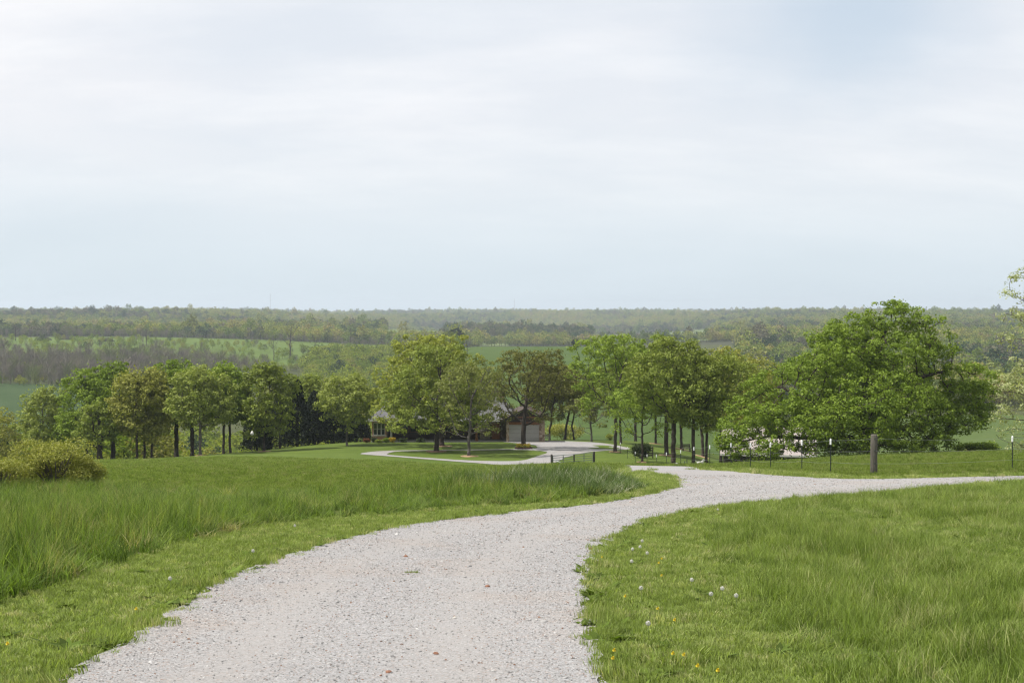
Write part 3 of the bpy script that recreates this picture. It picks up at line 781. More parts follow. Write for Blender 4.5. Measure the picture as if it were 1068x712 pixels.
def tree_meshes(seed, lobes, trunk, base_r, leafn, leafs, leafm, barkm, natt=700, step=.4, sd=.3, tipfrac=.02, pw=.5, gaps=.3, gs=.45, up=.12, droop=0, k=5, upb=.35, minr=.008, fill=.45, per=42):
    arr, par, cnt, kids = grow(seed, lobes, trunk, natt, step, gaps=gaps, gs=gs, up=up)
    rad = base_r * (cnt / cnt.max()) ** pw
    tm = skeleton_mesh(arr, par, rad, 'trunk', barkm, k, minr=minr)
    if leafn == 0: return tm, None
    r = np.random.default_rng(seed + 999)
    thr = max(3, tipfrac * cnt.max() * .25); tips = np.where((cnt <= thr) & (arr[:, 2] > arr[:, 2].min() + .8))[0]
    wgt = 1 / (cnt[tips] ** .5); wgt /= wgt.sum()
    # sprays of leaves: shells of leaves round the twig ends and through the outer crown
    leafn = int(leafn * .95); leafs = leafs * 1.04; nc = max(14, leafn // per); k1 = int(nc * (1 - fill)); k2 = nc - k1
    cen = np.concatenate([arr[r.choice(tips, k1, p=wgt)] + r.normal(0, sd*.4, (k1, 3)), sample_lobes(lobes, max(k2, 1), r, bias=4.5, gaps=gaps, gs=gs*1.4)[:k2]])
    nc = len(cen); rc = sd * 1.45 * r.uniform(.6, 1.4, nc); cv = r.normal(.5, .19, nc)
    m = int(leafn * .86); ci = r.integers(0, nc, m); dr = r.normal(size=(m, 3)); dr[:, 2] += .35; dr /= np.linalg.norm(dr, axis=1)[:, None]
    P = cen[ci] + dr * np.array([1.15, 1.15, .72]) * (rc[ci] * r.uniform(.15, 1, m) ** .35)[:, None]; lv = cv[ci]
    m2 = leafn - m; pk = r.choice(tips, m2, p=wgt); P2 = arr[pk] + r.normal(0, sd*1.1, (m2, 3)); rn = r.normal(size=(m2, 3)); rn[:, 2] = abs(rn[:, 2])
    P = np.r_[P, P2]; nrm = np.r_[dr, rn]; lv = np.clip(np.r_[lv, r.normal(.5, .15, m2)] * .62 + r.uniform(0, 1, leafn) * .38, 0, 1)
    V, Fq, l4 = leaf_quads(P, leafs, r, upb, lv, nrm=nrm)
    cm = mesh_np('crown', V, Fq, {'lv': ('FLOAT', l4)}); cm.materials.append(leafm)
    return tm, cm

LM = dict(
  bright=leaf_mat('leaf_bright_green', (0.104, 0.158, 0.020), (0.287, 0.374, 0.058)),
  mid=leaf_mat('leaf_mid_green', (0.104, 0.143, 0.025), (0.287, 0.333, 0.069)),
  pale=leaf_mat('leaf_pale_green', (0.140, 0.175, 0.036), (0.354, 0.398, 0.106)),
  olive=leaf_mat('leaf_olive_yellow', (0.146, 0.164, 0.031), (0.360, 0.357, 0.090)),
  yellow=leaf_mat('leaf_young_yellow', (0.157, 0.183, 0.028), (0.352, 0.381, 0.076)),
  dull=leaf_mat('leaf_dull_green', (0.100, 0.122, 0.031), (0.262, 0.281, 0.081)),
  oak=leaf_mat('leaf_oak_green', (0.085, 0.138, 0.016), (0.250, 0.333, 0.047)),
  brownish=leaf_mat('leaf_brownish_green', (0.085, 0.091, 0.025), (0.213, 0.216, 0.056)),
  silver=leaf_mat('leaf_pale_poplar', (0.159, 0.193, 0.067), (0.488, 0.515, 0.280)),
  cedar=leaf_mat('cedar_needles', (.012, .020, .010), (.030, .042, .018), trans=.1),
  dark=leaf_mat('leaf_dark_shrub', (.022, .034, .012), (.050, .070, .022), trans=.15),
  red=leaf_mat('leaf_reddish_shrub', (.12, .045, .025), (.20, .09, .05)),
  gold=leaf_mat('golden_flowers', (.35, .24, .02), (.60, .46, .06)),
  bush=leaf_mat('leaf_honeysuckle_bush', (0.169, 0.192, 0.039), (0.350, 0.348, 0.094)))

TI = 0
def tree(px, d, ytop, wpx, leafm, label, name='tree', cat='tree', crown0=.3, shape='round', base_r=None, leafn=7000, leafs=.26, natt=620, seed=None, bark='bark', group=None,
         lean=0, cxoff=0, fork=None, dense=1.0, gaps=.3, depthf=.9, sd=.30, step=None, lobes=None, up=.12, tf=.02, pw=.5, sink=0.05, droop=0):
    """a tree whose trunk stands under photo column px at distance d, its top at row ytop, its crown wpx pixels wide"""
    global TI; TI += 1; seed = seed if seed is not None else 40 + TI
    x, y, z = at(px, d); z -= sink; s = d / F; Ht = zpx(ytop, d) - z; W_ = wpx * s * (1.14 if d < 250 else 1); r = np.random.default_rng(seed + 5)
    if d < 250: crown0 = max(.06, crown0 - .07); leafn = int(leafn * 1.55)
    c0 = Ht * crown0; ch = Ht - c0; ox = cxoff * s
    if lobes is None:
        Ry = W_ / 2 * depthf; lobes = []
        if shape == 'round':
            lobes = [(ox, 0, c0 + ch*.52, W_*.40, Ry*.8, ch*.42)]
            for k in range(9):
                a = 2*np.pi*k/9 + r.uniform(-.3, .3); zz = r.uniform(.25, .75); lobes.append((ox + math.cos(a)*W_*.31, math.sin(a)*Ry*.6, c0 + ch*zz, W_*.19, Ry*.38, ch*.2))
            for k in range(3): lobes.append((ox + r.uniform(-.16, .16)*W_, r.uniform(-.3, .3)*Ry, c0 + ch*.84, W_*.2, Ry*.4, ch*.155))
        elif shape == 'tall':
            lobes = [(ox, 0, c0 + ch*.5, W_*.38, Ry*.75, ch*.46)]
            for k in range(9):
                a = 2.4*k; zz = .15 + .75*k/9; ww = 1 - .45*max(0, zz - .5)*2; lobes.append((ox + math.cos(a)*W_*.29*ww, math.sin(a)*Ry*.58*ww, c0 + ch*zz, W_*.19, Ry*.36, ch*.15))
        elif shape == 'dome':
            lobes = [(ox, 0, c0 + ch*.46, W_*.38, Ry*.76, ch*.46)]
            for k in range(10): a = 2*np.pi*k/10 + r.uniform(-.2, .2); lobes.append((ox + math.cos(a)*W_*.36, math.sin(a)*Ry*.7, c0 + ch*r.uniform(.14, .3), W_*.15, Ry*.3, ch*.15))
            for k in range(9): a = 2*np.pi*k/9; lobes.append((ox + math.cos(a)*W_*.31, math.sin(a)*Ry*.6, c0 + ch*r.uniform(.42, .66), W_*.18, Ry*.36, ch*.17))
            for k in range(4): lobes.append((ox + r.uniform(-.18, .18)*W_, r.uniform(-.3, .3)*Ry, c0 + ch*.84, W_*.17, Ry*.34, ch*.14))
        elif shape == 'vase':
            lobes = [(ox, 0, c0 + ch*.62, W_*.36, Ry*.7, ch*.34)]
            for k in range(12):
                a = 2.4*k; zz = r.uniform(.45, .82); lobes.append((ox + math.cos(a)*W_*.33, math.sin(a)*Ry*.62, c0 + ch*zz, W_*.17, Ry*.34, ch*.16))
            for k in range(5): lobes.append((ox + r.uniform(-.25, .25)*W_, r.uniform(-.4, .4)*Ry, c0 + ch*r.uniform(.78, .86), W_*.17, Ry*.32, ch*.13))
            for k in range(4): a = 1.6*k + .5; lobes.append((ox + math.cos(a)*W_*.33, math.sin(a)*Ry*.6, c0 + ch*.2, W_*.12, Ry*.25, ch*.13))
    br = (base_r or Ht * .018) * .8; wpx *= 1.0
    tb = c0 + ch * (.18 if shape != 'tall' else .35)
    ln = lean * s
    if fork: trunk = [(-1, [(0, 0, 0), (ln*.3, 0, c0*fork)])]
    else: trunk = [(-1, [(0, 0, 0), (ln*.4 + r.uniform(-.12, .12), r.uniform(-.1, .1), c0*.6), (ln, 0, tb)])]
    tm, cm = tree_meshes(seed, lobes, trunk, br, int(leafn*dense), leafs, LM[leafm] if leafm else None, M[bark], natt, step or max(.3, Ht*.035), sd, tf, gaps=gaps, up=up, pw=pw, droop=droop)
    root = thing(name, label, cat, (x, y, z), 0, group)
    obj('trunk', tm, None, root)
    if cm: obj('crown', cm, None, root)
    return root

GR = 'trees of the grove left of the lawn'
# --- the grove on the left
tree(2, 172, 424, 62, 'olive', 'small yellowish tree at the left edge of the photo, behind the yellow bush', leafn=5500, crown0=.12, group=GR)
tree(45, 160, 400, 56, 'pale', 'pale yellow-green young tree at the left end of the grove, before the green field', leafn=7500, crown0=.16, group=GR, shape='tall', bark='barkg')
tree(90, 158, 386, 62, 'bright', 'bright green tree with low full crown, second from the left end of the grove', leafn=9500, crown0=.10, group=GR)
tree(117, 163, 376, 60, 'oak', 'tall vivid green oak rising behind the bright low tree in the left grove', name='oak_tree', leafn=9000, crown0=.22, group=GR, base_r=.38)
tree(104, 152, 420, 54, 'mid', 'broad low-branched oak whose dark limbs touch the grass under the left grove', name='oak_tree', leafn=4500, crown0=.18, group=GR, base_r=.42, natt=420)
tree(142, 151, 381, 58, 'olive', 'tall olive-brown tree with slim straight trunk in the middle of the left grove', leafn=9500, crown0=.26, group=GR, shape='tall')
tree(158, 153, 380, 42, 'olive', 'slender olive tree close against the right side of the tall olive-brown one', leafn=6500, crown0=.3, group=GR, shape='tall', base_r=.14)
tree(150, 166, 392, 50, 'dull', 'dull green tree seen between the trunks of the two olive trees', leafn=5000, crown0=.25, group=GR)
tree(184, 160, 375, 62, 'oak', 'dark vivid green tree standing behind the gap between olive and pale trees', leafn=9000, crown0=.3, group=GR, base_r=.34)
tree(209, 149, 382, 66, 'pale', 'pale fine-leaved tree with thin trunk in front at the right of the left grove', leafn=10500, crown0=.27, group=GR, shape='round', bark='barkg', base_r=.2)
tree(200, 158, 400, 44, 'pale', 'low pale tree whose thick dark trunk stands just left of the thin-trunked pale tree', leafn=4500, crown0=.4, group=GR, base_r=.3)
tree(233, 156, 378, 48, 'bright', 'green tree with a dark straight trunk at the right end of the close grove', leafn=8000, crown0=.34, group=GR)
tree(240, 164, 382, 44, 'oak', 'darker green tree tucked behind the right end of the close grove', leafn=6500, crown0=.32, group=GR)
tree(275, 156, 378, 66, 'mid', 'large round light green tree alone in front of the black cedars', leafn=11500, crown0=.14, group=GR, seed=77)
tree(328, 178, 391, 46, 'mid', 'green tree rising behind the cedars left of the pale tree', leafn=7000, crown0=.25)
tree(362, 162, 389, 60, 'pale', 'pale yellow-green tree with spreading low limbs between the cedars and the house', leafn=9500, crown0=.16, bark='barkg')
# --- round the oval lawn and the house
tree(455, 147.5, 358, 104, 'mid', 'largest spreading green tree, on the oval lawn with a mulch ring', leafn=18000, crown0=.255, shape='dome', natt=1200, base_r=.34, leafs=.25, seed=301, group='lawn trees by the house', gaps=.34)
tree(461, 159, 345, 116, 'yellow', 'big golden-green tree right behind the largest tree of the oval lawn', leafn=16500, crown0=.26, shape='dome', natt=1100, base_r=.36, leafs=.26, seed=302, cxoff=-12, group='lawn trees by the house', gaps=.34)
tree(489, 139.5, 372, 76, 'dull', 'smaller greyish thin-leaved tree near the front of the oval lawn', leafn=4700, crown0=.2, natt=700, base_r=.2, bark='barkg', fork=.9, leafs=.2, shape='vase', seed=303, group='lawn trees by the house')
tree(546, 153.6, 360, 92, 'brownish', 'dark vase-shaped tree growing from the brick flower bed before the garage', leafn=9500, crown0=.24, natt=950, base_r=.36, fork=.95, leafs=.22, shape='vase', seed=304, group='lawn trees by the house')
tree(567, 184, 392, 44, 'brownish', 'slim brownish-green tree just right of the garage end', leafn=3800, crown0=.42, group='trees beyond the parking area', fork=.9)
tree(573, 180, 384, 56, 'brownish', 'tree with a leaning second stem right of the weathered bench', leafn=5500, crown0=.4, group='trees beyond the parking area', cxoff=8, fork=.45, shape='vase')
tree(589, 186, 378, 60, 'brownish', 'tree with a slightly leaning dark trunk at the back edge of the parking area', leafn=5500, crown0=.38, lean=6, group='trees beyond the parking area', shape='vase')
tree(599, 183, 396, 54, 'brownish', 'tree with a crooked curved trunk behind the parking area', leafn=5200, crown0=.36, lean=-9, cxoff=2, group='trees beyond the parking area', shape='vase', fork=.8)
tree(617, 172, 408, 52, 'dull', 'small nearly bare tree forking into a wide V at the gravel edge', leafn=1100, crown0=.14, fork=.9, shape='vase', bark='barkg', group='trees beyond the parking area', base_r=.16)
tree(641.5, 149, 346, 96, 'bright', 'tall green tree with a straight trunk between the gate and the round shrub', leafn=11500, crown0=.34, natt=1000, base_r=.24, shape='vase', leafs=.22, seed=311, group='trees of the right-hand lawn', gaps=.36)
tree(647.5, 168, 372, 60, 'mid', 'green tree half hidden behind the straight tree by the gate', leafn=6000, crown0=.42, group='trees of the right-hand lawn')
tree(669.5, 131, 398, 72, 'bright', 'small bright green tree with thin trunk beside the dark round shrub', leafn=5200, crown0=.33, natt=620, base_r=.14, leafs=.19, shape='vase', seed=312, group='trees of the right-hand lawn')
tree(703, 127, 350, 100, 'mid', 'tall tree with the thickest trunk, in the middle of the right-hand lawn', leafn=14000, crown0=.34, natt=1050, base_r=.29, leafs=.21, seed=313, group='trees of the right-hand lawn', gaps=.34)
tree(695, 148, 356, 70, 'dull', 'dark-trunked tree left of and behind the thickest trunk', leafn=8000, crown0=.36, group='trees of the right-hand lawn', base_r=.3)
tree(684, 176, 380, 50, 'mid', 'far slender tree seen behind the small bright tree', leafn=4500, crown0=.42, group='trees of the right-hand lawn')
tree(711, 168, 372, 56, 'mid', 'far tree standing beside the wooden bench', leafn=5000, crown0=.42, group='trees of the right-hand lawn')
tree(723.5, 126, 376, 62, 'mid', 'tree whose trunk stands just left of the small white dog', leafn=7500, crown0=.4, group='trees of the right-hand lawn', base_r=.22, leafs=.2, shape='tall')
tree(733, 160, 364, 58, 'dull', 'double-trunked dark tree behind the white dog', leafn=7000, crown0=.4, group='trees of the right-hand lawn', fork=.25)
tree(737, 128, 366, 86, 'mid', 'tree with a slim dark trunk just right of the small white dog', leafn=11000, crown0=.4, natt=900, group='trees of the right-hand lawn', base_r=.17, leafs=.2, cxoff=10, seed=318)
tree(752, 146, 362, 76, 'olive', 'olive tree behind the left end of the pale-roofed barn', leafn=9500, crown0=.2, group='trees of the right-hand lawn', cxoff=12, seed=319)
tree(785, 165, 366, 60, 'olive', 'thin olive tree rising behind the barn roof', leafn=5500, crown0=.2, group='trees of the right-hand lawn')
tree(663, 185, 360, 56, 'mid', 'tall tree farthest back on the right-hand lawn, behind the round shrub', leafn=6500, crown0=.35, group='trees of the right-hand lawn')

# --- the great oak
OD = 104; ox_, oy_, oz_ = at(907, OD); s_ = OD / F; oy0 = 476
def ol(px, py, rx, ry, dy=0, rz=None): return ((px - 907) * s_, dy, (oy0 - py) * s_, rx * s_, (rz or rx * .9) * s_, ry * s_)
OAKL = [ol(1014, 392, 25, 12), ol(1026, 411, 17, 10), ol(1003, 410, 30, 14), ol(1000, 431, 34, 12), ol(1022, 437, 16, 7), ol(880, 350, 26, 14), ol(757, 462, 16, 10, -3), ol(753, 448, 14, 10, -3), ol(772, 468, 18, 7, -4), ol(862, 372, 30, 15, -2), ol(930, 328, 32, 16), ol(895, 340, 30, 15, 1), ol(962, 340, 24, 14, -1), ol(868, 352, 24, 12, 1.5), ol(985, 362, 18, 11), ol(930, 362, 52, 20, 0, 60), ol(900, 375, 45, 18, 2),
  ol(975, 388, 24, 13), ol(1003, 386, 24, 11, -1), ol(1022, 402, 16, 10, 1), ol(1018, 424, 18, 8), ol(980, 412, 34, 16, 1), ol(1000, 440, 22, 9, -1),
  ol(845, 382, 30, 16, -1), ol(815, 392, 24, 14, 1), ol(792, 404, 18, 11), ol(830, 412, 36, 17, -2), ol(776, 424, 20, 11, 1), ol(792, 440, 26, 11, -2), ol(765, 442, 18, 11, 0), ol(763, 463, 14, 9, -1), ol(792, 466, 18, 8, -3),
  ol(860, 430, 40, 18, -3), ol(905, 405, 55, 22, -3, 60), ol(940, 425, 46, 20, -2), ol(890, 452, 40, 15, -4), ol(935, 452, 36, 14, -3), ol(965, 448, 26, 14, -1), ol(838, 456, 26, 10, -3), ol(815, 446, 20, 9, 1), ol(905, 430, 60, 20, 5, 60), ol(880, 390, 50, 20, 6, 50), ol(950, 390, 45, 20, 6, 50),
  ol(760, 452, 20, 14, -3), ol(785, 425, 24, 14, -3), ol(812, 432, 26, 16, -4), ol(800, 458, 26, 12, -4), ol(838, 436, 28, 16, -5), ol(850, 462, 26, 9, -4), ol(885, 420, 40, 20, -5), ol(975, 466, 22, 6, 0), ol(930, 466, 24, 6, -3), ol(870, 468, 24, 5, -2)]
def olp(px, py, dy=0): return ((px - 907) * s_, dy, (oy0 - py) * s_)
OAKT = [(-1, [olp(907, 476), olp(905, 462, .1), olp(903, 448, .1)])]
oarr_trunk = [(-1, [olp(907, 477), olp(905.5, 462, .1), olp(903, 447, .1)])]
def limb(parent_len, pts): return (parent_len, pts)
kt = 4
OAKT = oarr_trunk + [(3, [olp(885, 436, -.5), olp(862, 425, -1), olp(838, 414, -1), olp(815, 402, 0)]), (4, [olp(915, 430, .5), olp(935, 408, .4), olp(958, 392, 0), olp(985, 384, -.5)]),
   (4, [olp(900, 425, .5), olp(905, 400, 1), olp(912, 370, .5), olp(925, 340, 0)]), (3, [olp(930, 446, -1), olp(960, 440, -1), olp(995, 432, -.6)]), (3, [olp(880, 452, -2), olp(850, 452, -2.5), olp(815, 452, -2)]), (4, [olp(895, 435, 3), olp(885, 410, 5), olp(875, 385, 5)])]
tm, cm = tree_meshes(501, OAKL, OAKT,   .46, 150000, .17, LM['oak'], M['bark'], natt=3600, step=.42, sd=.26, tipfrac=.006, gaps=.24, gs=.6, k=6, pw=.46, upb=.6, fill=.66, per=48)
orec = thing('oak_tree', 'huge wide-spreading oak with crown sweeping to the ground behind the wooden fence post', 'tree', (ox_, oy_, oz_ - .1))
obj('trunk', tm, None, orec); obj('crown', cm, None, orec)

# --- the poplar leaning into the frame on the right
PD = 52; px0, py0, pz0 = at(1098, PD); s2 = PD / F
def pl_(px, py, rx, ry, dy=0): return ((px - 1098) * s2, dy, zpx(py, PD) - pz0, rx * s2, rx * s2 * 1.2, ry * s2)
PL = [pl_(1060, 345, 22, 20), pl_(1056, 395, 22, 22), pl_(1050, 440, 18, 16), pl_(1062, 300, 16, 18), pl_(1075, 330, 24, 22), pl_(1058, 352, 18, 12, .5), pl_(1065, 390, 24, 22, -.5), pl_(1050, 405, 13, 16), pl_(1070, 430, 24, 20, .4), pl_(1044, 450, 16, 12), pl_(1060, 320, 12, 9), pl_(1048, 335, 10, 7),
      pl_(1100, 300, 34, 30), pl_(1110, 350, 44, 34), pl_(1110, 400, 48, 30), pl_(1068, 460, 24, 12), pl_(1040, 380, 10, 10), pl_(1090, 278, 26, 12)]
tm, cm = tree_meshes(601, PL, [(-1, [(0, 0, 0), (.05, 0, 1.2), (-.1, .1, 2.4), (0, 0, 4.2), (.1, 0, 6.2)])],     .13, 13000, .08, LM['silver'], M['barkg'], natt=1100, step=.24, sd=.15, tipfrac=.02, gaps=.34, gs=.9, k=5, pw=.5, minr=.004)
pr_ = thing('poplar_tree', 'sparse pale-leaved tree reaching in at the right edge of the photo', 'tree', (px0, py0, pz0))
obj('trunk', tm, None, pr_); obj('crown', cm, None, pr_)

# --- cedars: ragged dark cones
def cedar(px, d, ytop, wpx, label, seed):
    x, y, z = at(px, d); s = d / F; Ht = zpx(ytop, d) - z; W_ = wpx * s; r = np.random.default_rng(seed)
    n = 7000; t = r.uniform(0, 1, n) ** .8; ang = r.uniform(0, 2*np.pi, n)
    lump = np.array([mnoise.noise(Vector((math.cos(a)*1.6, math.sin(a)*1.6, tt*Ht*.45 + seed))) for a, tt in zip(ang, t)])
    R0 = W_/2 * (1 - t)**.75 * (t < .97) + .15; q = R0 * (1 + .55*lump) * r.uniform(.35, 1, n)**.4
    P = np.c_[np.cos(ang)*q, np.sin(ang)*q, .25 + t*(Ht - .3) + r.normal(0, .1, n)]
    V, Fq, l4 = leaf_quads(P, .32, r, .1, asp=.5)
    cm = mesh_np('crown', V, Fq, {'lv': ('FLOAT', l4)}); cm.materials.append(LM['cedar'])
    bm = bmesh.new(); add_tube(bm, [(0, 0, -.1), (.03, 0, Ht*.5), (0, 0, Ht*.96)], [.17, .11, .02], 7)
    root = thing('cedar_tree', label, 'cedar', (x, y, z), 0, 'dark cedars behind the lawn')
    obj('trunk', bm, M['cedarbark'], root); obj('crown', cm, None, root)
cedar(268, 168, 425, 34, 'lowest dark cedar, beside the round white birdhouse', 1)
cedar(292, 170, 408, 40, 'dark cedar mostly hidden behind the large round light green tree', 2)
cedar(310, 171, 396, 40, 'tallest dark cedar, pointed top right of the round light green tree', 3)
cedar(328, 174, 408, 40, 'dark cedar in the middle of the row, right of the tallest one', 4)
cedar(348, 176, 420, 40, 'dark cedar partly behind the pale yellow-green tree', 5)
cedar(372, 178, 432, 36, 'small dark cedar against the brick corner of the house', 6)

# --- shrubs
def shrub(name, label, cat, px, d, wpx, hpx, leafm, n, ls, seed, depthf=.9, stems=9, group=None, dz=0, lobef=.35):
    x, y, z = at(px, d); s = d / F; W_ = wpx*s; Hh = hpx*s; r = np.random.default_rng(seed)
    L = [(0, 0, Hh*.45, W_*.38, W_*.38*depthf, Hh*.45)]
    for k in range(10):
        a = r.uniform(0, 2*np.pi); L.append((math.cos(a)*W_*.28, math.sin(a)*W_*.28*depthf, Hh*r.uniform(.3, .72), W_*lobef*.6, W_*lobef*.6*depthf, Hh*.26))
    P = sample_lobes(L, n, r, bias=3.4, gaps=.18, gs=2.2 / max(W_, .5)); P = P + r.normal(0, .045*W_**.5, P.shape); P = P[P[:, 2] > .02]
    V, Fq, l4 = leaf_quads(P, ls, r, .4)
    cm = mesh_np('foliage', V, Fq, {'lv': ('FLOAT', l4)}); cm.materials.append(LM[leafm])
    root = thing(name, label, cat, (x, y, z + dz), 0, group); obj('foliage', cm, None, root)
    bm = bmesh.new()
    for k in range(stems):
        a = r.uniform(0, 2*np.pi); q = r.uniform(.1, .36)*W_; hh = Hh*r.uniform(.5, .85)
        add_tube(bm, [(math.cos(a)*.05*W_, math.sin(a)*.05*W_, -.03), (math.cos(a)*q*.5, math.sin(a)*q*.5*depthf, hh*.55), (math.cos(a)*q, math.sin(a)*q*depthf, hh)], [.012 + .008*Hh, .008 + .005*Hh, .004], 5)
    obj('stems', bm, M['barkg'], root); return root
shrub('bush', 'big rounded yellow-green bush standing behind the tall grass at left', 'bush', 58, 34, 96, 58, 'bush', 19000, .05, 1, stems=34)
shrub('bush', 'lower bush cut by the left photo edge beside the big rounded one', 'bush', 0, 33, 66, 44, 'bush', 8000, .05, 2, stems=16)
shrub('bush', 'narrow upright bush touching the right flank of the big rounded yellow-green bush', 'bush', 94, 35, 34, 38, 'bush', 5000, .05, 3, stems=14)
shrub('bush', 'dark clipped round shrub in front of the low plank panel', 'bush', 668, 139, 22, 17, 'dark', 5200, .12, 4, stems=6)
shrub('bush', 'small rounded olive tree-like bush beyond the right end of the great oak', 'bush', 1012, 205, 30, 36, 'olive', 4500, .2, 5, stems=8, dz=.0)
shrub('bush', 'long low dark green bush on the crest right of the great oak', 'bush', 1018, 107, 52, 11, 'oak', 5200, .16, 6, depthf=.4, stems=8)
shrub('bush', 'dry golden weedy bush behind the trunks beyond the parking area', 'bush', 590, 196, 48, 18, 'olive', 4500, .2, 7, stems=8)
shrub('bush', 'tiny yellowish bush between the V-shaped tree and the straight tree', 'bush', 636, 178, 10, 8, 'yellow', 900, .12, 8, stems=4)
for k, (px, d, ww, hh, lm, lab) in enumerate([(383, 168.2, 9, 5, 'red', 'low reddish shrub left of the brick corner of the house'), (390.5, 168.2, 7, 6, 'dark', 'dark little shrub under the tall windows'),
      (397, 167.8, 6, 5, 'red', 'reddish little shrub between dark and green ones under the windows'), (403, 167.5, 8, 6, 'bright', 'bright green mound right of the tall windows'), (409, 167.4, 7, 6, 'gold', 'orange-yellow flowering shrub beside the first porch post'), (395, 166.6, 8, 4, 'mid', 'low green mound before the brick wall'),
      (420, 168.6, 14, 5, 'dark', 'long dark shrub in the porch shade right of the first post'), (438, 168.8, 12, 5, 'dark', 'dark shrub in the porch shade left of the middle post')]):
    shrub('shrub', lab, 'shrub', px, d, ww, hh, lm, 900, .11, 30 + k, stems=4, group='shrubs along the house front')

# ------------------------------------------------------------------ the house
HD = 170.0; hz0 = h(-8, 170) + .12
brick = NT('red_brick'); p_ = brick.ocoord(); bt = brick.N('ShaderNodeTexBrick'); bt.inputs['Scale'].default_value = 4.0
mpb = brick.N('ShaderNodeMapping'); mpb.inputs['Rotation'].default_value = (R(90), 0, 0); brick.L(p_, mpb.inputs[0]); brick.L(mpb.outputs[0], bt.inputs['Vector'])
bt.inputs['Color1'].default_value = (.30, .13, .085, 1); bt.inputs['Color2'].default_value = (.38, .19, .13, 1); bt.inputs['Mortar'].default_value = (.42, .38, .33, 1); brick.bsdf(bt.outputs['Color'], .9, .2)
stn = NT('field_stone'); p_ = stn.ocoord(); vv = stn.N('ShaderNodeTexVoronoi'); vv.inputs['Scale'].default_value = 3.2; stn.L(p_, vv.inputs['Vector']); ss_ = stn.N('ShaderNodeSeparateColor'); stn.L(vv.outputs['Color'], ss_.inputs[0])
stn.bsdf(stn.ramp(ss_.outputs[0], [(0, (.14, .10, .07)), (.5, (.27, .21, .15)), (1, (.36, .31, .25))]), .9, .2, vv.outputs['Distance'], .6, .04)
shg = NT('grey_roof_shingles'); p_ = shg.ocoord(); wv = shg.N('ShaderNodeTexBrick'); wv.inputs['Scale'].default_value = 3; wv.inputs['Color1'].default_value = (.085, .085, .09, 1); wv.inputs['Color2'].default_value = (.125, .125, .13, 1); wv.inputs['Mortar'].default_value = (.13, .13, .13, 1); wv.inputs['Mortar Size'].default_value = .03
shg.L(p_, wv.inputs['Vector']); nn = shg.noise(p_, .8, 5, .6); shg.bsdf(shg.mix(1.0, wv.outputs['Color'], shg.ramp(nn, [(.3, (.8, .8, .8)), (.7, (1.2, 1.2, 1.2))]), 'MULTIPLY'), .9, .2)
HM = dict(brick=brick.m, stone=stn.m, shingle=shg.m, dark=simple('dark_wood_siding', (.055, .038, .028)), brown=simple('brown_timber', (.16, .075, .035)), door=simple('orange_stained_door', (.36, .14, .045), .5),
    garage=simple('pale_grey_garage_panel', (.30, .295, .28), .6, .06), white=simple('white_trim', (.55, .54, .52), .6, .06), concrete=simple('pale_concrete', (.42, .41, .39), .9, .15))
gl = NT('window_glass'); gb = gl.bsdf((.02, .028, .03), .05, .8); HM['glass'] = gl.m
house = thing('house', 'long low ranch house with grey shingle roof, brick sunroom and garage, behind the lawn trees', 'house', (-7, HD, hz0))
def hp(name, bm, mat, par=None): return obj(name, bm, HM[mat], par or house)
X0 = at(388, HD)[0] + 7; X1 = at(403, HD)[0] + 7; XG0 = at(528, HD)[0] + 7; XG1 = at(568, HD)[0] + 7
hp('foundation', box(X0 - .1, XG1 + .1, -.1, 9, -.5, .0), 'concrete')
# sunroom: brick below and beside three tall windows
bm = bmesh.new(); add_box(bm, X0, X1, 0, .25, 0, .75); add_box(bm, X0, X0 + .18, 0, .25, .75, 2.35); add_box(bm, X1 - .18, X1, 0, .25, .75, 2.35); add_box(bm, X0, X1, 0, .25, 2.35, 2.6); add_box(bm, X0, X0 + .25, .252, 8.8, 0, 2.6); add_box(bm, X1 - .25, X1, .252, 3, 0, 2.6)
hp('sunroom_wall', bm, 'brick')
ww = (X1 - X0 - .36) / 3
for k in range(3):
    a = X0 + .18 + k*ww; bm = bmesh.new()
    for (p, q, z0, z1) in ((a, a + .06, .75, 2.35), (a + ww - .06, a + ww, .75, 2.35), (a + .061, a + ww - .061, .75, .83), (a + .061, a + ww - .061, 2.27, 2.35), (a + .061, a + ww - .061, 1.55, 1.6)): add_box(bm, p + .002, q - .002, .04, .14, z0 + .002, z1 - .002)
    fr = hp('window', bm, 'white'); obj('pane', box(a + .06, a + ww - .06, .1, .12, .83, 2.27), HM['glass'], fr)
hp('sill', box(X0 - .06, X1 + .06, -.07, -.003, .68, .76), 'white')
# main front, set back under a deep porch
bm = bmesh.new(); add_box(bm, X1 + .003, XG0 - .003, 3, 3.3, 0, 2.6); add_box(bm, X0 + .003, XG1 - .003, 8.6, 8.79, 0, 2.6)
hp('wall', bm, 'dark')
hp('stone_wall', box(at(500, HD)[0] + 7, at(511, HD)[0] + 7, 2.86, 2.997, .0, 2.5), 'stone')
hp('stone_wall', box(at(522, HD)[0] + 7, XG0 - .004, 2.86, 2.997, .0, 2.5), 'stone')
for px in (420, 434, 470, 486):
    a = at(px, 173)[0] + 7; bm = bmesh.new()
    for (p, q, z0, z1) in ((a-.8, a-.73, .9, 2.1), (a+.73, a+.8, .9, 2.1), (a-.728, a+.728, .9, .98), (a-.728, a+.728, 2.02, 2.1), (a-.03, a+.03, .985, 2.015)): add_box(bm, p, q, 2.9, 2.997, z0, z1)
    fr = hp('window', bm, 'brown'); obj('pane', box(a - .728, a + .728, 2.96, 2.98, .98, 2.02), HM['glass'], fr)
dx = at(517, 172)[0] + 7
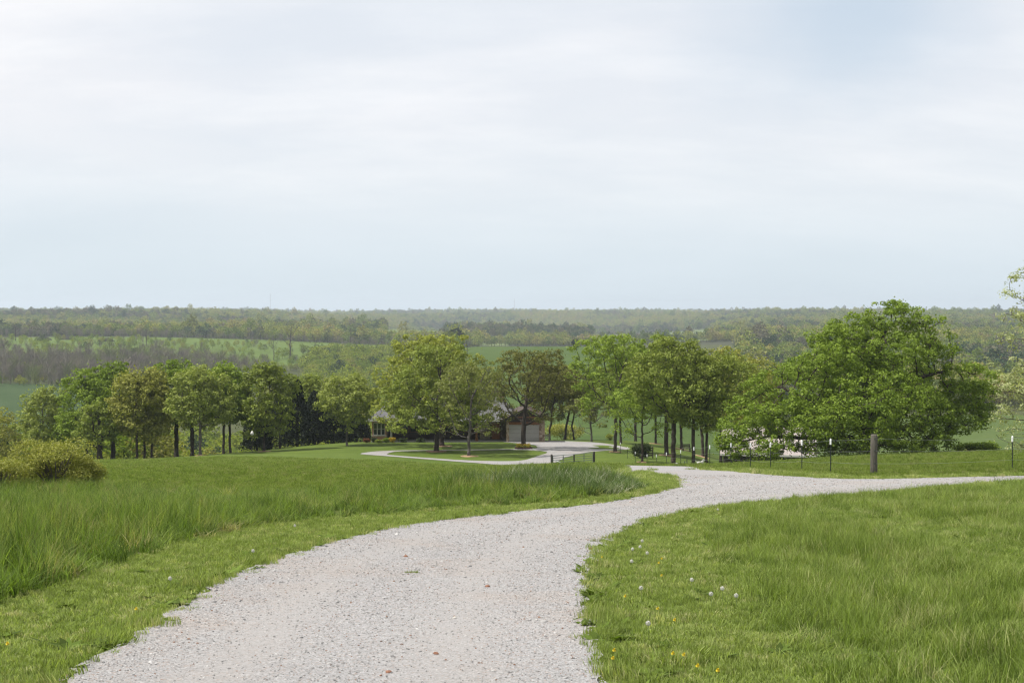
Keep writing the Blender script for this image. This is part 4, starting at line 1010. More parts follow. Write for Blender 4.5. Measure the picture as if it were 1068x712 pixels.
bm = bmesh.new(); add_box(bm, dx - .5, dx + .5, 2.84, 2.92, .02, 2.1); add_box(bm, dx - .36, dx + .36, 2.80, 2.838, .25, .95, .02); add_box(bm, dx - .36, dx + .36, 2.80, 2.838, 1.1, 1.95, .02)
dr = hp('door', bm, 'door'); bm = bmesh.new(); add_tube(bm, [(dx + .4, 2.78, 1.0), (dx + .4, 2.84, 1.0)], .035, 8); obj('handle', bm, HM['white'], dr)
bm = bmesh.new(); add_box(bm, dx - .62, dx - .503, 2.82, 2.93, .02, 2.25); add_box(bm, dx + .503, dx + .62, 2.82, 2.93, .02, 2.25); add_box(bm, dx - .5, dx + .5, 2.82, 2.93, 2.103, 2.25); hp('door_frame', bm, 'brown')
for px in (408, 455, 497):
    a = at(px, HD)[0] + 7; bm = bmesh.new(); add_box(bm, a - .13, a + .13, -.02, .24, .35, 2.5); add_box(bm, a - .2, a + .2, -.08, .3, 0, .35, .02); hp('porch_post', bm, 'concrete' if px == 408 else 'brown')
# garage
gz = 2.75
hp('stone_pier', box(XG0, XG0 + .35, -1, -.7, 0, gz), 'stone'); hp('stone_pier', box(XG1 - .7, XG1, -1, -.7, 0, gz), 'stone')
bm = bmesh.new(); add_box(bm, XG0, XG0 + .25, -.697, 8.59, 0, gz); add_box(bm, XG1 - .25, XG1, -.697, 8.59, 0, gz); hp('garage_wall', bm, 'stone')
hp('lintel', box(XG0 + .353, XG1 - .703, -1.02, -.8, 2.2, 2.52), 'brown')
bm = bmesh.new(); gx0, gx1 = XG0 + .353, XG1 - .703
for k in range(4): add_box(bm, gx0, gx1, -.9, -.84, .02 + k*.545, .02 + k*.545 + .53, .012)
hp('garage_door', bm, 'garage')
gm_ = (XG0 + XG1) / 2; gw = (XG1 - XG0) / 2
bm = bmesh.new(); add_poly_prism(bm, [(gm_ - gw, gz + .003), (gm_ + gw, gz + .003), (gm_, gz + 1.35)], -.98, -.8); hp('gable', bm, 'dark')
bm = bmesh.new()
for s in (-1, 1): add_poly_prism(bm, [(gm_, gz + 1.40), (gm_ + s*(gw + .75), gz - .12), (gm_ + s*(gw + .75), gz + .05), (gm_, gz + 1.60)], -1.7, 6.5)
hp('garage_roof', bm, 'dark')
bm = bmesh.new(); add_box(bm, gm_ - gw*.55, gm_ + gw*.55, -1.6, -1.45, gz + .35, gz + .5); add_box(bm, gm_ - .07, gm_ + .07, -1.6, -1.45, gz + .5, gz + 1.35); hp('gable_truss', bm, 'brown')
# long main roof: a ridge along the house with hipped left end
def roof_slab(bm, x0, x1, y0, yr, y1, ze, zr, hip0, hip1, th=.16):
    a = [(x0, y0, ze), (x1, y0, ze), (x1 - hip1, yr, zr), (x0 + hip0, yr, zr), (x0, y1, ze), (x1, y1, ze)]
    top = [bm.verts.new(p) for p in a]; bot = [bm.verts.new((p[0], p[1], p[2] - th)) for p in a]
    for f in ((0, 1, 2, 3), (3, 2, 5, 4), (0, 3, 4), (1, 5, 2)):
        bm.faces.new([top[i] for i in f]); bm.faces.new([bot[i] for i in f][::-1])
    for i, j in ((0, 1), (1, 5), (5, 4), (4, 0)): bm.faces.new((top[i], bot[i], bot[j], top[j]))
bm = bmesh.new(); roof_slab(bm, X0 - .6, XG0 + 1.6, -.7, 4.5, 9.6, 2.78, 5.3, 3.2, 2.2); rf = hp('roof', bm, 'shingle')
ch = bmesh.new(); add_box(ch, 5.0, 6.0, 5.2, 6.1, 4.2, 6.1); obj('chimney', ch, HM['brick'], rf)
bm = bmesh.new(); add_box(bm, X0 - .62, XG0 - .8, -.78, -.703, 2.56, 2.76); hp('gutter', bm, 'white')

# weathered bench beside the garage
def plank_bench(name, label, px, d, wid, mat, rz=0, back=True):
    x, y, z = at(px, d); t = thing(name, label, 'bench', (x, y, z), rz)
    bm = bmesh.new()
    for k in range(4): add_box(bm, -wid/2, wid/2, -.22 + k*.115, -.12 + k*.115, .42, .46)
    obj('seat', bm, mat, t)
    if back:
        bm = bmesh.new()
        for k in range(3): add_box(bm, -wid/2, wid/2, .26, .29, .55 + k*.13, .65 + k*.13)
        obj('backrest', bm, mat, t)
    for sx in (-1, 1):
        bm = bmesh.new(); add_box(bm, sx*(wid/2 - .12) - .035, sx*(wid/2 - .12) + .035, -.2, -.13, 0, .418); add_box(bm, sx*(wid/2 - .12) - .035, sx*(wid/2 - .12) + .035, .19, .258, 0, .95 if back else .418)
        add_box(bm, sx*(wid/2 - .12) - .033, sx*(wid/2 - .12) + .033, -.128, .188, .33, .4); obj('leg', bm, mat, t)
    return t
greywood = simple('weathered_grey_wood', (.30, .28, .26), .9); darkwood = simple('dark_weathered_wood', (.07, .06, .05), .9)
plank_bench('garden_bench', 'weathered grey bench standing beside the right end of the garage', 569.5, 171, 1.15, greywood)
plank_bench('garden_bench', 'dark wooden bench under the far trees of the right-hand lawn', 716, 164, 1.1, darkwood, .15)
# plank panel behind the round shrub
x, y, z = at(677, 141); t = thing('trellis_panel', 'short dark plank fence panel standing beside the round dark shrub', 'fence panel', (x, y, z), .3)
for sx in (-1, 1): obj('post', box(sx*.42 - .05, sx*.42 + .05, -.05, .05, -.1, 1.2, .01), darkwood, t)
for k in range(4): obj('plank', box(-.37, .37, -.02, .02, .18 + k*.26, .33 + k*.26), darkwood, t)

# flower bed with brick edging round the dark tree
x, y, z = at(546, 153.6); t = thing('flower_bed', 'raised brick-edged bed of yellow flowers at the foot of the vase-shaped tree', 'flower bed', (x, y, z))
bm = bmesh.new(); RB = .95
for ring in range(2):
    for k in range(22):
        a = 2*math.pi*(k + .5*ring)/22; vs = add_box(bm, -.125, .125, -.06, .06, ring*.135 - .05, ring*.135 + .08, .008)
        bm.verts.ensure_lookup_table(); new = bm.verts[-24:]
        bmesh.ops.rotate(bm, verts=new, cent=(0, 0, 0), matrix=Matrix.Rotation(a + math.pi/2, 3, 'Z')); bmesh.ops.translate(bm, verts=new, vec=(math.cos(a)*RB, math.sin(a)*RB, 0))
obj('edging', bm, simple('dark_red_edging', (.09, .05, .04), .9), t)
bm = bmesh.new(); bmesh.ops.create_circle(bm, cap_ends=True, radius=RB - .07, segments=24, matrix=Matrix.Translation((0, 0, .16))); obj('soil', bm, simple('dark_soil', (.05, .035, .025), .95), t)
r = np.random.default_rng(4); a = r.uniform(0, 6.28, 1500); q = .85*np.sqrt(r.uniform(.15, 1, 1500)); P = np.c_[np.cos(a)*q, np.sin(a)*q, .2 + r.uniform(0, .4, 1500)]
V, Fq, l4 = leaf_quads(P[:900], .09, r); me = mesh_np('flowers', V, Fq, {'lv': ('FLOAT', l4)}); me.materials.append(LM['gold']); obj('flowers', me, None, t)
V, Fq, l4 = leaf_quads(P[900:] * np.array([1, 1, .8]), .11, r); me = mesh_np('foliage', V, Fq, {'lv': ('FLOAT', l4)}); me.materials.append(LM['mid']); obj('foliage', me, None, t)

# mulch rings under the lawn trees
mulch = simple('bark_mulch', (.30, .19, .12), .95, .35, 14, bstr=.6)
for k, (px, d, rr_) in enumerate([(455, 147.5, 1.15), (489, 139.5, .95), (461, 159, 1.2), (641.5, 149, .75), (669.5, 131, .5), (703, 127, .8), (695, 148, .8), (723.5, 126, .8), (737, 128, .5), (711, 168, 1.1), (684, 176, .9), (733, 160, .9), (209, 149, .7), (275, 156, .8)]):
    x, y, z = at(px, d); bm = bmesh.new(); n = 26
    c = bm.verts.new((x, y, h(x, y) + .10)); ring = []
    ang = [2*math.pi*i/n for i in range(n)]; rads = [rr_*(1 + .12*math.sin(3*a + k) + .06*math.sin(7*a)) for a in ang]
    mid = [bm.verts.new((x + math.cos(a)*q*.8, y + math.sin(a)*q*.8, h(x + math.cos(a)*q*.8, y + math.sin(a)*q*.8) + .075)) for a, q in zip(ang, rads)]
    out = [bm.verts.new((x + math.cos(a)*q, y + math.sin(a)*q, h(x + math.cos(a)*q, y + math.sin(a)*q) - .02)) for a, q in zip(ang, rads)]
    for i in range(n):
        j = (i+1) % n; bm.faces.new((c, mid[i], mid[j])); bm.faces.new((mid[i], out[i], out[j], mid[j]))
    tag(obj('mulch_ring', bm, mulch), kind='structure')

# white birdhouse on a pole by the cedars
x, y, z = at(263, 152); zb = zpx(452, 152) - z
t = thing('birdhouse', 'round white gourd birdhouse on a thin pole before the lowest cedar', 'birdhouse', (x, y, z))
bm = bmesh.new(); add_tube(bm, [(0, 0, -.2), (0, 0, zb - .15)], .025, 6); obj('pole', bm, darkwood, t)
bm = bmesh.new(); bmesh.ops.create_uvsphere(bm, u_segments=16, v_segments=10, radius=.2)
for v in bm.verts:
    v.co.z = v.co.z * 1.05 + (.10 if v.co.z > .17 else 0); v.co.z += zb
gb_ = obj('gourd', bm, HM['white'], t, True)
bm = bmesh.new(); add_tube(bm, [(0, -.203, zb), (0, -.19, zb)], .035, 10); obj('entrance_hole', bm, darkwood, gb_)

# ------------------------------------------------------------------ pale-roofed barn behind the oak
BD = 134; bx0 = at(751, BD)[0]; bx1 = at(850, BD)[0]; zt = zpx(444, BD + 6) ; ze = zpx(473, BD); zg = h((bx0 + bx1)/2, BD + 4) - .3
pm = NT('pale_painted_metal_roof'); p_ = pm.ocoord(); wv = pm.N('ShaderNodeTexWave', wave_type='BANDS', bands_direction='X'); wv.inputs['Scale'].default_value = 1.6; pm.L(p_, wv.inputs['Vector']); nn = pm.noise(p_, .7, 5, .6)
pm.bsdf(pm.ramp(nn, [(.3, (.28, .24, .22)), (.7, (.37, .325, .305))]), .45, .4, wv.outputs['Fac'], .35, .03)
t = thing('barn', 'low farm shed with a pale pinkish metal roof half hidden by the great oak', 'barn', (bx0, BD, zg), R(-11))
Wb = bx1 - bx0; he = ze - zg; hr = zt - zg
bm = bmesh.new(); add_box(bm, .3, Wb - .3, .5, .65, 0, he - .05); add_box(bm, .3, Wb - .3, 11.4, 11.5, 0, he - .05)
add_box(bm, .3, .45, .651, 11.39, 0, he - .05); add_box(bm, Wb - .45, Wb - .3, .651, 11.39, 0, he - .05); obj('wall', bm, simple('dark_barn_boards', (.06, .05, .045), .9), t)
for xa in (.3, Wb - .45):
    bm = bmesh.new(); v = [bm.verts.new(p) for p in ((xa, .66, he - .05), (xa, 11.38, he - .05), (xa, 6, hr - .2))]; w2 = [bm.verts.new((p.co.x + .14, p.co.y, p.co.z)) for p in v]
    bm.faces.new(v); bm.faces.new(w2[::-1]); [bm.faces.new((v[(i+1) % 3], v[i], w2[i], w2[(i+1) % 3])) for i in range(3)]; obj('gable', bm, simple('barn_gable_boards', (.30, .26, .24), .9), t)
bm = bmesh.new()
for s in (0, 1):
    ya, yb = (0, 6) if s == 0 else (12, 6); v = [bm.verts.new(p) for p in ((0, ya, he), (Wb, ya, he), (Wb, yb, hr), (0, yb, hr))]; w2 = [bm.verts.new((q.co.x, q.co.y, q.co.z - .1)) for q in v]
    bm.faces.new(v); bm.faces.new(w2[::-1]); [bm.faces.new((v[(i+1) % 4], v[i], w2[i], w2[(i+1) % 4])) for i in range(4)]
obj('roof', bm, pm.m, t); obj('eave_trim', box(0, Wb, -.05, -.003, he - .18, he + .01), HM['white'], t)

# ------------------------------------------------------------------ fence along the lane
steel = simple('dark_green_fence_steel', (.035, .045, .035), .6, .3, 20); capm = simple('white_post_cap', (.78, .79, .80), .5, .05); galv = NT('galvanised_wire'); galv.bsdf((.35, .36, .35), .4, .5, metal=.6)
def tpost(loc, hh, label):
    t = thing('fence_post', label, 'fence post', loc, 0, 'steel fence posts with white caps')
    bm = bmesh.new(); add_box(bm, -.019, .019, -.004, .004, -.3, hh - .2); add_box(bm, -.0035, .0035, .0045, .032, -.3, hh - .2)
    for k in range(int(hh / .09)): add_box(bm, -.008, .008, -.012, -.0045, .15 + k*.085, .18 + k*.085)
    obj('shaft', bm, steel, t)
    bm = bmesh.new(); add_tube(bm, [(0, .008, hh - .22), (0, .008, hh - .05), (0, .008, hh)], [.034, .036, .022], 10); obj('cap', bm, capm, t)
    for zz in (hh*.40, hh*.70): bm = bmesh.new(); add_box(bm, -.02, .02, -.035, -.0125, zz - .03, zz + .03, .004); obj('insulator', bm, capm if 0 else steel, t)
    return t
XF = 11.8
ys = [49.6, 55, 60.6, 66.3, 72.8, 79.2, 86.9, 94.5, 101.4, 109.5, 118, 127, 137, 147]
posts = [(XF + .12*math.sin(i*2.1), y, 1.30 - .0012*(y - 50)) for i, y in enumerate(ys)]
plab = ['first steel post left of the wooden corner post, white cap against the dark oak foliage', 'second steel post left of the wooden corner post', 'third steel post left of the wooden corner post, in front of the barn eave', 'steel post before the middle of the barn roof, fourth left of the wooden post',
  'steel post before the left part of the barn, fifth left of the wooden post', 'steel post just left of the oak foliage, near the left end of the barn', 'steel post in front of the trunk beside the white dog', 'steel post right of the thickest tree trunk', 'steel post left of the thickest tree trunk',
  'steel post beside the start of the gravel bend, left of the trunks', 'steel post in front of the small bright green tree', 'steel post just right of the round dark shrub foot, small in the distance', 'second farthest steel post, only its upper half above the gravel crest', 'farthest steel post, only its white cap showing over the grass near the gate']
for (x, y, hh), lb in zip(posts, plab): tpost((x, y, h(x, y)), hh, lb)
xr, yr, zr = at(1056, 50.2); tpost((xr, yr, zr), 1.32, 'lone steel post with white cap at the right edge of the photo'); xr2 = xr + 6.3
xw, yw, zw = at(911.5, 46.8)
wm = NT('weathered_fence_timber'); p_ = wm.ocoord(); mp = wm.N('ShaderNodeMapping'); mp.inputs['Scale'].default_value = (14, 14, 1.2); wm.L(p_, mp.inputs[0]); nn = wm.noise(mp.outputs[0], 2, 6, .65, .4)
wm.bsdf(wm.ramp(nn, [(.3, (.06, .055, .045)), (.55, (.12, .11, .095)), (.8, (.19, .175, .155))]), .95, .1, nn, .6, .02)
t = thing('corner_post', 'thick weathered wooden corner post standing before the great oak', 'fence post', (xw, yw, zw))
bm = bmesh.new(); add_tube(bm, [(0, 0, -.3), (.003, 0, .3), (0, .004, .8), (.006, 0, 1.39), (.006, 0, 1.42)], [.128, .124, .12, .118, .105], 14); obj('timber', bm, wm.m, t, True)
for zz in (.42, .86, 1.28): bm = bmesh.new(); add_tube(bm, [(0, -.136, zz - .03), (0, -.14, zz + .03)], .02, 8); obj('insulator', bm, steel, t)
# three strands of wire
for k, (f1, f2) in enumerate(((.95, 1.28), (.64, .86), (.33, .42))):
    pts = [(x, y - .02, h(x, y) + hh*f1) for x, y, hh in posts[::-1]] + [(xw, yw - .15, zw + f2), (xr, yr - .02, zr + 1.3*f1), (xr2, yr + .58, h(xr2, yr + .6) + 1.3*f1)]
    P2 = []
    for a, b in zip(pts[:-1], pts[1:]):
        a = Vector(a); b = Vector(b); L_ = (b - a).length
        for q in range(6): f = q / 6; p = a.lerp(b, f); p.z -= .012 * L_ * 4 * f * (1 - f) * .6; P2.append(p)
    P2.append(Vector(pts[-1])); bm = bmesh.new(); add_tube(bm, P2, .003, 5)
    tag(obj('fence_wire', bm, galv.m), ('top', 'middle', 'bottom')[k] + ' strand of smooth wire strung along the steel posts and the wooden corner post', 'wire', 'strands of the wire fence')
# stakes, rock and dog among the right-hand trees
for px, d, hh, lb in ((716.5, 118, .55, 'taller of two short dark stakes left of the dog tree'), (714.2, 117, .36, 'shorter of two short dark stakes left of the dog tree')):
    x, y, z = at(px, d); z = max(z, z); bm = bmesh.new(); add_tube(bm, [(x, y, z - .2), (x, y, z + hh + .25), (x, y, z + hh + .3)], [.04, .04, .02], 7); tag(obj('stake', bm, steel), lb, 'stake')
x, y, z = at(706, 121); bm = bmesh.new(); bmesh.ops.create_icosphere(bm, subdivisions=3, radius=.24)
for v in bm.verts: v.co = v.co * (1 + .35*mnoise.noise(v.co*4)); v.co.z *= .8; v.co += Vector((x, y, z + .14 + .1))
tag(obj('rock', bm, simple('pale_limestone_rock', (.42, .41, .39), .9), smooth=True), 'pale rock in the grass at the foot of the thickest tree trunk', 'rock')
def dog(px, d, label):
    x, y, z = at(px, d); me = bpy.data.meshes.new('dog'); 
    vs = [(0, 0, .40), (.13, 0, .41), (.25, 0, .43), (-.12, 0, .41), (-.22, 0, .39), (.31, 0, .53), (.36, 0, .62), (.45, 0, .60), (.51, 0, .585),
          (.25, .07, .30), (.26, .075, .16), (.25, .075, .02), (.29, .075, .012), (.25, -.07, .30), (.26, -.075, .16), (.25, -.075, .02), (.29, -.075, .012),
          (-.20, .07, .30), (-.16, .08, .21), (-.24, .08, .13), (-.22, .08, .02), (-.18, .08, .012), (-.20, -.07, .30), (-.16, -.08, .21), (-.24, -.08, .13), (-.22, -.08, .02), (-.18, -.08, .012),
          (-.30, 0, .45), (-.37, 0, .54), (-.36, 0, .62), (.34, .045, .69), (.33, .055, .74), (.34, -.045, .69), (.33, -.055, .74)]
    ed = [(0,1),(1,2),(0,3),(3,4),(2,5),(5,6),(6,7),(7,8),(2,9),(9,10),(10,11),(11,12),(2,13),(13,14),(14,15),(15,16),(4,17),(17,18),(18,19),(19,20),(20,21),(4,22),(22,23),(23,24),(24,25),(25,26),(4,27),(27,28),(28,29),(6,30),(30,31),(6,32),(32,33)]
    rd = [.11,.12,.12,.10,.10,.08,.085,.05,.035, .05,.03,.025,.025,.05,.03,.025,.025, .06,.045,.026,.024,.025,.06,.045,.026,.024,.025, .035,.03,.02,.028,.012,.028,.012]
    me.from_pydata(vs, ed, []); o = obj('dog', me); sk = o.modifiers.new('skin', 'SKIN'); sk.use_smooth_shade = True
    for i, q in enumerate(me.skin_vertices[0].data): q.radius = (rd[i], rd[i]); q.use_root = (i == 0)
    ss = o.modifiers.new('sub', 'SUBSURF'); ss.levels = 2; ss.render_levels = 2
    dg = bpy.context.evaluated_depsgraph_get(); m2 = bpy.data.meshes.new_from_object(o.evaluated_get(dg)); o.modifiers.clear(); o.data = m2
    m2.materials.clear(); m2.materials.append(simple('white_dog_coat', (.62, .60, .57), .9, .15, 8)); o.location = (x, y, z + .02); o.rotation_euler = (0, 0, .25); o.scale = (1.05,)*3
    for nm, rr_, p in (('eye', .014, (.43, .04, .645)), ('eye', .014, (.43, -.04, .645)), ('nose', .02, (.555, 0, .59))):
        e = bmesh.new(); bmesh.ops.create_icosphere(e, subdivisions=1, radius=rr_, matrix=Matrix.Translation(p)); obj(nm, e, LM['cedar'], o)
    return tag(o, label, 'dog')
dog(730, 124, 'small white dog standing between the two slim tree trunks')

# ------------------------------------------------------------------ pipe gate at the driveway
ax, ay, az = at(575.3, 124); bx, by, bz = at(619.6, 126.5); L_ = math.hypot(bx - ax, by - ay); ang = math.atan2(by - ay, bx - ax)
t = thing('farm_gate', 'grey tubular farm gate between two dark posts at the driveway mouth', 'gate', (ax, ay, az), ang)
zt_ = zpx(473.8, 124) - az; pole_m = simple('dark_gate_post', (.05, .045, .04), .9); tube_m = simple('grey_gate_tube', (.17, .19, .18), .5, .1)
for xx, rr_ in ((0, .095), (L_, .095)): bm = bmesh.new(); add_tube(bm, [(xx, 0, -.3), (xx, 0, zt_ - .02), (xx, 0, zt_ + .02)], [rr_, rr_, rr_*.8], 10); obj('post', bm, pole_m, t)
bm = bmesh.new(); g0, g1, gt = .14, L_ - .14, zt_ - .12
for k in range(6): add_tube(bm, [(g0, 0, gt - k*.215), (g1, 0, gt - k*.215)], .032, 7)
for xx in (g0, g1): add_tube(bm, [(xx, 0, gt - 1.075), (xx, 0, gt)], .026, 7)
obj('gate_rails', bm, tube_m, t)
for f in (.25, .52, .77): obj('brace', box(g0 + (g1-g0)*f - (.04 if f != .52 else .07), g0 + (g1-g0)*f + (.04 if f != .52 else .07), -.05, -.028, gt - 1.09, gt + .01), tube_m if f != .52 else pole_m, t)
bm = bmesh.new(); add_tube(bm, [(.1, -.1, zt_*.55), (1.1, -.5, .05)], .03, 7); obj('prop', bm, capm, t)

# ------------------------------------------------------------------ dandelions
heads = [(669.8,570),(667.6,576.7),(659.8,579.5),(658.8,593.5),(675,584),(721.5,614.7),(753.3,624.7),(741.5,631),(767.7,632.8),(676,664.6),(748.6,533.7),(668.5,624),(177.6,613.3),(307.6,552.7),(264,581.7)]
yel = [(627.7,584.5),(690,586),(687,590.5),(690,604.4),(685.7,640.6),(703.4,652.8),(640.5,686),(639,694.6),(701.9,689.6),(712.8,691),(727.4,703),(748.6,708),(652,627),(8,679),(142,641)]
fluff = simple('dandelion_fluff', (.52, .51, .48), .9, .05); ym = simple('dandelion_yellow', (.62, .50, .03), .7, .15); stm = simple('dandelion_stem', (.16, .22, .07), .7)
bm = bmesh.new(); r = random.Random(3)
for k in range(90):
    v = Vector((r.gauss(0, 1), r.gauss(0, 1), r.gauss(0, 1))).normalized(); a = v.orthogonal().normalized()*.0045; b = v.cross(a).normalized()*.0045; c = v*.024
    bm.faces.new([bm.verts.new(p) for p in (c + a, c + b, c - a, c - b)]); bm.faces.new([bm.verts.new(p) for p in (v*.002, c + a*.2, c - a*.2)])
fl_me = bpy.data.meshes.new('seedhead'); bm.to_mesh(fl_me); bm.free(); fl_me.materials.append(fluff)
bm = bmesh.new()
for ringk in range(4):
    for k in range(18):
        a = 2*math.pi*(k + .5*ringk)/18; q0, q1 = .002, .022 - ringk*.004; zz = .004*ringk; up_ = .003 + .006*ringk; w_ = .0035
        ca, sa = math.cos(a), math.sin(a); bm.faces.new([bm.verts.new(p) for p in ((ca*q0 - sa*w_*.4, sa*q0 + ca*w_*.4, zz), (ca*q1 - sa*w_, sa*q1 + ca*w_, zz + up_), (ca*q1 + sa*w_, sa*q1 - ca*w_, zz + up_), (ca*q0 + sa*w_*.4, sa*q0 - ca*w_*.4, zz))])
yl_me = bpy.data.meshes.new('blossom'); bm.to_mesh(yl_me); bm.free(); yl_me.materials.append(ym)
def dand(lst, kind):
    P = []
    for px, py in lst: x, y = gp(px, py + (6 if kind == 'seed' else 3)); P.append((x, y, px))
    for side in ('left', 'right'):
        S = sorted([p for p in P if (p[2] < 400) == (side == 'left')], key=lambda p: p[1])
        for i, (x, y, px) in enumerate(S):
            z = h(x, y); o_ = ORD[i] if i < len(S) - 1 or len(S) > 16 else 'farthest'
            hh = .15 if kind == 'seed' else .075
            lb = ('%s white dandelion seedhead on the mown verge %s of the road' if kind == 'seed' else '%s yellow dandelion blossom in the short grass %s of the road') % (o_, side)
            t = thing('dandelion', lb, 'dandelion', (x, y, z), 0, 'dandelions in the verge')
            bm = bmesh.new(); add_tube(bm, [(0, 0, 0), (.004, .002, hh*.6), (0, 0, hh)], .0018, 5); obj('stem', bm, stm, t)
            hd = bpy.data.objects.new('seedhead' if kind == 'seed' else 'blossom', fl_me if kind == 'seed' else yl_me); C.objects.link(hd); hd.parent = t; hd.location = (0, 0, hh + (.008 if kind == 'seed' else 0)); hd.scale = ((.85,)*3 if kind == 'seed' else (.62,)*3)
            if kind != 'seed': hd.rotation_euler = (.35, .1*i % .4, 0)
dand(heads, 'seed'); dand(yel, 'yellow')
# clods and tufts on the road
for k, (px, py, sz, lb) in enumerate([(454.5, 685, .035, 'reddish clod lying on the gravel in the foreground'), (405.5, 704.5, .035, 'reddish-brown clod on the gravel nearest the lower edge'), (423, 582, .045, 'brown clod on the gravel near the upper bend'), (616, 574, .05, 'dark clod at the right gravel edge by the first weeds'), (508.5, 614, .04, 'small brown clod in the middle of the road'), (474, 647, .03, 'pale flat stone larger than the gravel around it')]):
    x, y = gp(px, py); sz *= .62; bm = bmesh.new(); bmesh.ops.create_icosphere(bm, subdivisions=2, radius=sz)
    for v in bm.verts: v.co *= 1 + .5*mnoise.noise(v.co*40 + Vector((k, 0, 0))); v.co.z *= .55; v.co += Vector((x, y, h(x, y) + .022 + sz*.3))
    tag(obj('clod' if k < 5 else 'stone', bm, simple('clod_earth_%d' % k, (.22, .11, .07) if k < 5 else (.52, .5, .46), .95, .3, 60)), lb, 'clod' if k < 5 else 'stone')
x, y = gp(430, 599); me = blades(80, .09, .02, .06, .007, .9, gm_lawn, 999); o = obj('grass_tuft', me); o.location = (x, y, h(x, y) + .015); o.scale = (1.0, .7, .8); tag(o, 'single flat green tuft growing in the middle of the gravel road', 'grass tuft')

# ------------------------------------------------------------------ far countryside
def crown_blob(seed, n=260, size=.95, w=1.0, hgt=1.0):
    r = np.random.default_rng(seed); L = [(0, 0, 5.2*hgt, 2.6*w, 2.6*w, 3.4*hgt)]
    for k in range(8): a = 2.4*k; L.append((math.cos(a)*2.2*w, math.sin(a)*2.2*w, r.uniform(3.5, 6.8)*hgt, 1.7*w, 1.7*w, 1.6*hgt))
    for k in range(3): L.append((r.uniform(-1, 1)*w, r.uniform(-1, 1)*w, 8.0*hgt, 1.6*w, 1.6*w, 1.3*hgt))
    P = sample_lobes(L, n, r, bias=6, gaps=.12, gs=.3); V, Fq, l4 = leaf_quads(P, size, r, .55, asp=.8)
    b = len(V); tv = np.array([(.22*math.cos(a), .22*math.sin(a), z) for z in (-.4, 5) for a in (0, 2.1, 4.2)]); V = np.r_[V, tv]; Fq = np.r_[Fq, [(b, b+1, b+4, b+3), (b+1, b+2, b+5, b+4), (b+2, b, b+3, b+5)]]
    return mesh_np('crown_blob', V, Fq, {'lv': ('FLOAT', np.r_[l4, np.zeros(6)])})
def bare_blob(seed, n=130, H_=10.0):
    r = np.random.default_rng(seed); V = []; Fq = []
    def stick(p, q, w0, w1):
        p = np.array(p); q = np.array(q); t = q - p; s = np.cross(t, r.normal(size=3)); s /= np.linalg.norm(s) + 1e-9; b = len(V)
        V.extend([p - s*w0, p + s*w0, q + s*w1, q - s*w1]); Fq.append((b, b+1, b+2, b+3))
    for a in (0, 1.57): stick((0, 0, -.4), (r.uniform(-.4, .4), r.uniform(-.4, .4), H_*.6), .17, .08)
    for k in range(n):
        z0 = r.uniform(.28, .75)*H_; a = r.uniform(0, 6.28); L_ = H_*r.uniform(.12, .34); el = r.uniform(.5, 1.35); st_ = r.uniform(0, 1.3)
        p = (math.cos(a)*st_, math.sin(a)*st_, z0); q = (p[0] + math.cos(a)*L_*math.cos(el), p[1] + math.sin(a)*L_*math.cos(el), z0 + L_*math.sin(el)); stick(p, q, .05, .02)
    return mesh_np('bare_blob', np.array(V), np.array(Fq), {'lv': ('FLOAT', r.uniform(0, 1, len(V)))})
wood_m = inst_mat('far_spring_foliage', [(0, (.09, .13, .025)), (.25, (.14, .19, .034)), (.5, (.20, .235, .045)), (.66, (.23, .215, .060)), (.76, (.17, .15, .09)), (.84, (.075, .115, .03)), (1, (.03, .06, .024))], .3, .9, jit=.35)
near_m = inst_mat('hillside_spring_foliage', [(0, (.12, .17, .02)), (.4, (.185, .225, .028)), (.7, (.22, .24, .038)), (.85, (.21, .20, .05)), (.95, (.06, .09, .020)), (1, (.025, .045, .018))], .35, .9, jit=.35)
bare_m = inst_mat('bare_grey_twigs', [(0, (.12, .103, .090)), (.4, (.17, .150, .125)), (.6, (.19, .17, .13)), (.75, (.12, .14, .05)), (1, (.16, .19, .06))], 0, .95, jit=.3)
blobs = [crown_blob(700 + k, w=1 + .12*(k % 3), hgt=.9 + .1*(k % 4)) for k in range(6)]
def with_mat(ms, m):
    out = []
    for b in ms: c = b.copy(); c.materials.append(m); out.append(c)
    return out
far_src = with_mat(blobs, wood_m); near_src = with_mat([crown_blob(720 + k, 420, .75, 1 + .1*(k % 3), .9 + .1*(k % 3)) for k in range(5)], near_m)
bares = with_mat([bare_blob(740 + k) for k in range(6)], bare_m)
def wpts(d0, d1, spacing, seed, cond, umargin=.46):
    r = np.random.default_rng(seed); out = []; d = d0
    while d < d1:
        s = spacing(d); w_ = umargin*2*d; n = int(w_/s); jt = .45 if s < 10 else 1.3; x = (np.arange(n) + r.uniform(-jt, jt, n))*s - w_/2; y = d + r.uniform(-1, 1, n)*s*(.5 if s < 10 else 1.3)
        m = cond(534 + F*x/y, y); out.append(np.c_[x[m], y[m]]); d += s*.87
    return np.concatenate(out)
def mk(name, P, sc, src, label, seed, zsc=None):
    r = np.random.default_rng(seed); n = len(P); s = sc * r.uniform(.7, 1.25, n) * np.where(r.uniform(0, 1, n) < .04, 1.45, 1); zs = s * r.uniform(.85, 1.15, n)
    gn_scatter(name, np.c_[P, H(P[:, 0], P[:, 1]) - .2], np.c_[np.zeros(n), np.zeros(n), r.uniform(0, 6.28, n)], np.c_[s, s, zs], r.integers(0, len(src), n), src, label)
def not_clear(px, d):
    m = np.ones(px.shape, bool)
    for a, b, c, e in CLEAR: m &= ~((px > a) & (px < b) & (d > c) & (d < e))
    return m
nzf = lambda px, d, s, k: np.array([mnoise.noise(Vector((p*s, q*s*.02*100/1, k))) for p, q in zip(px, d)])
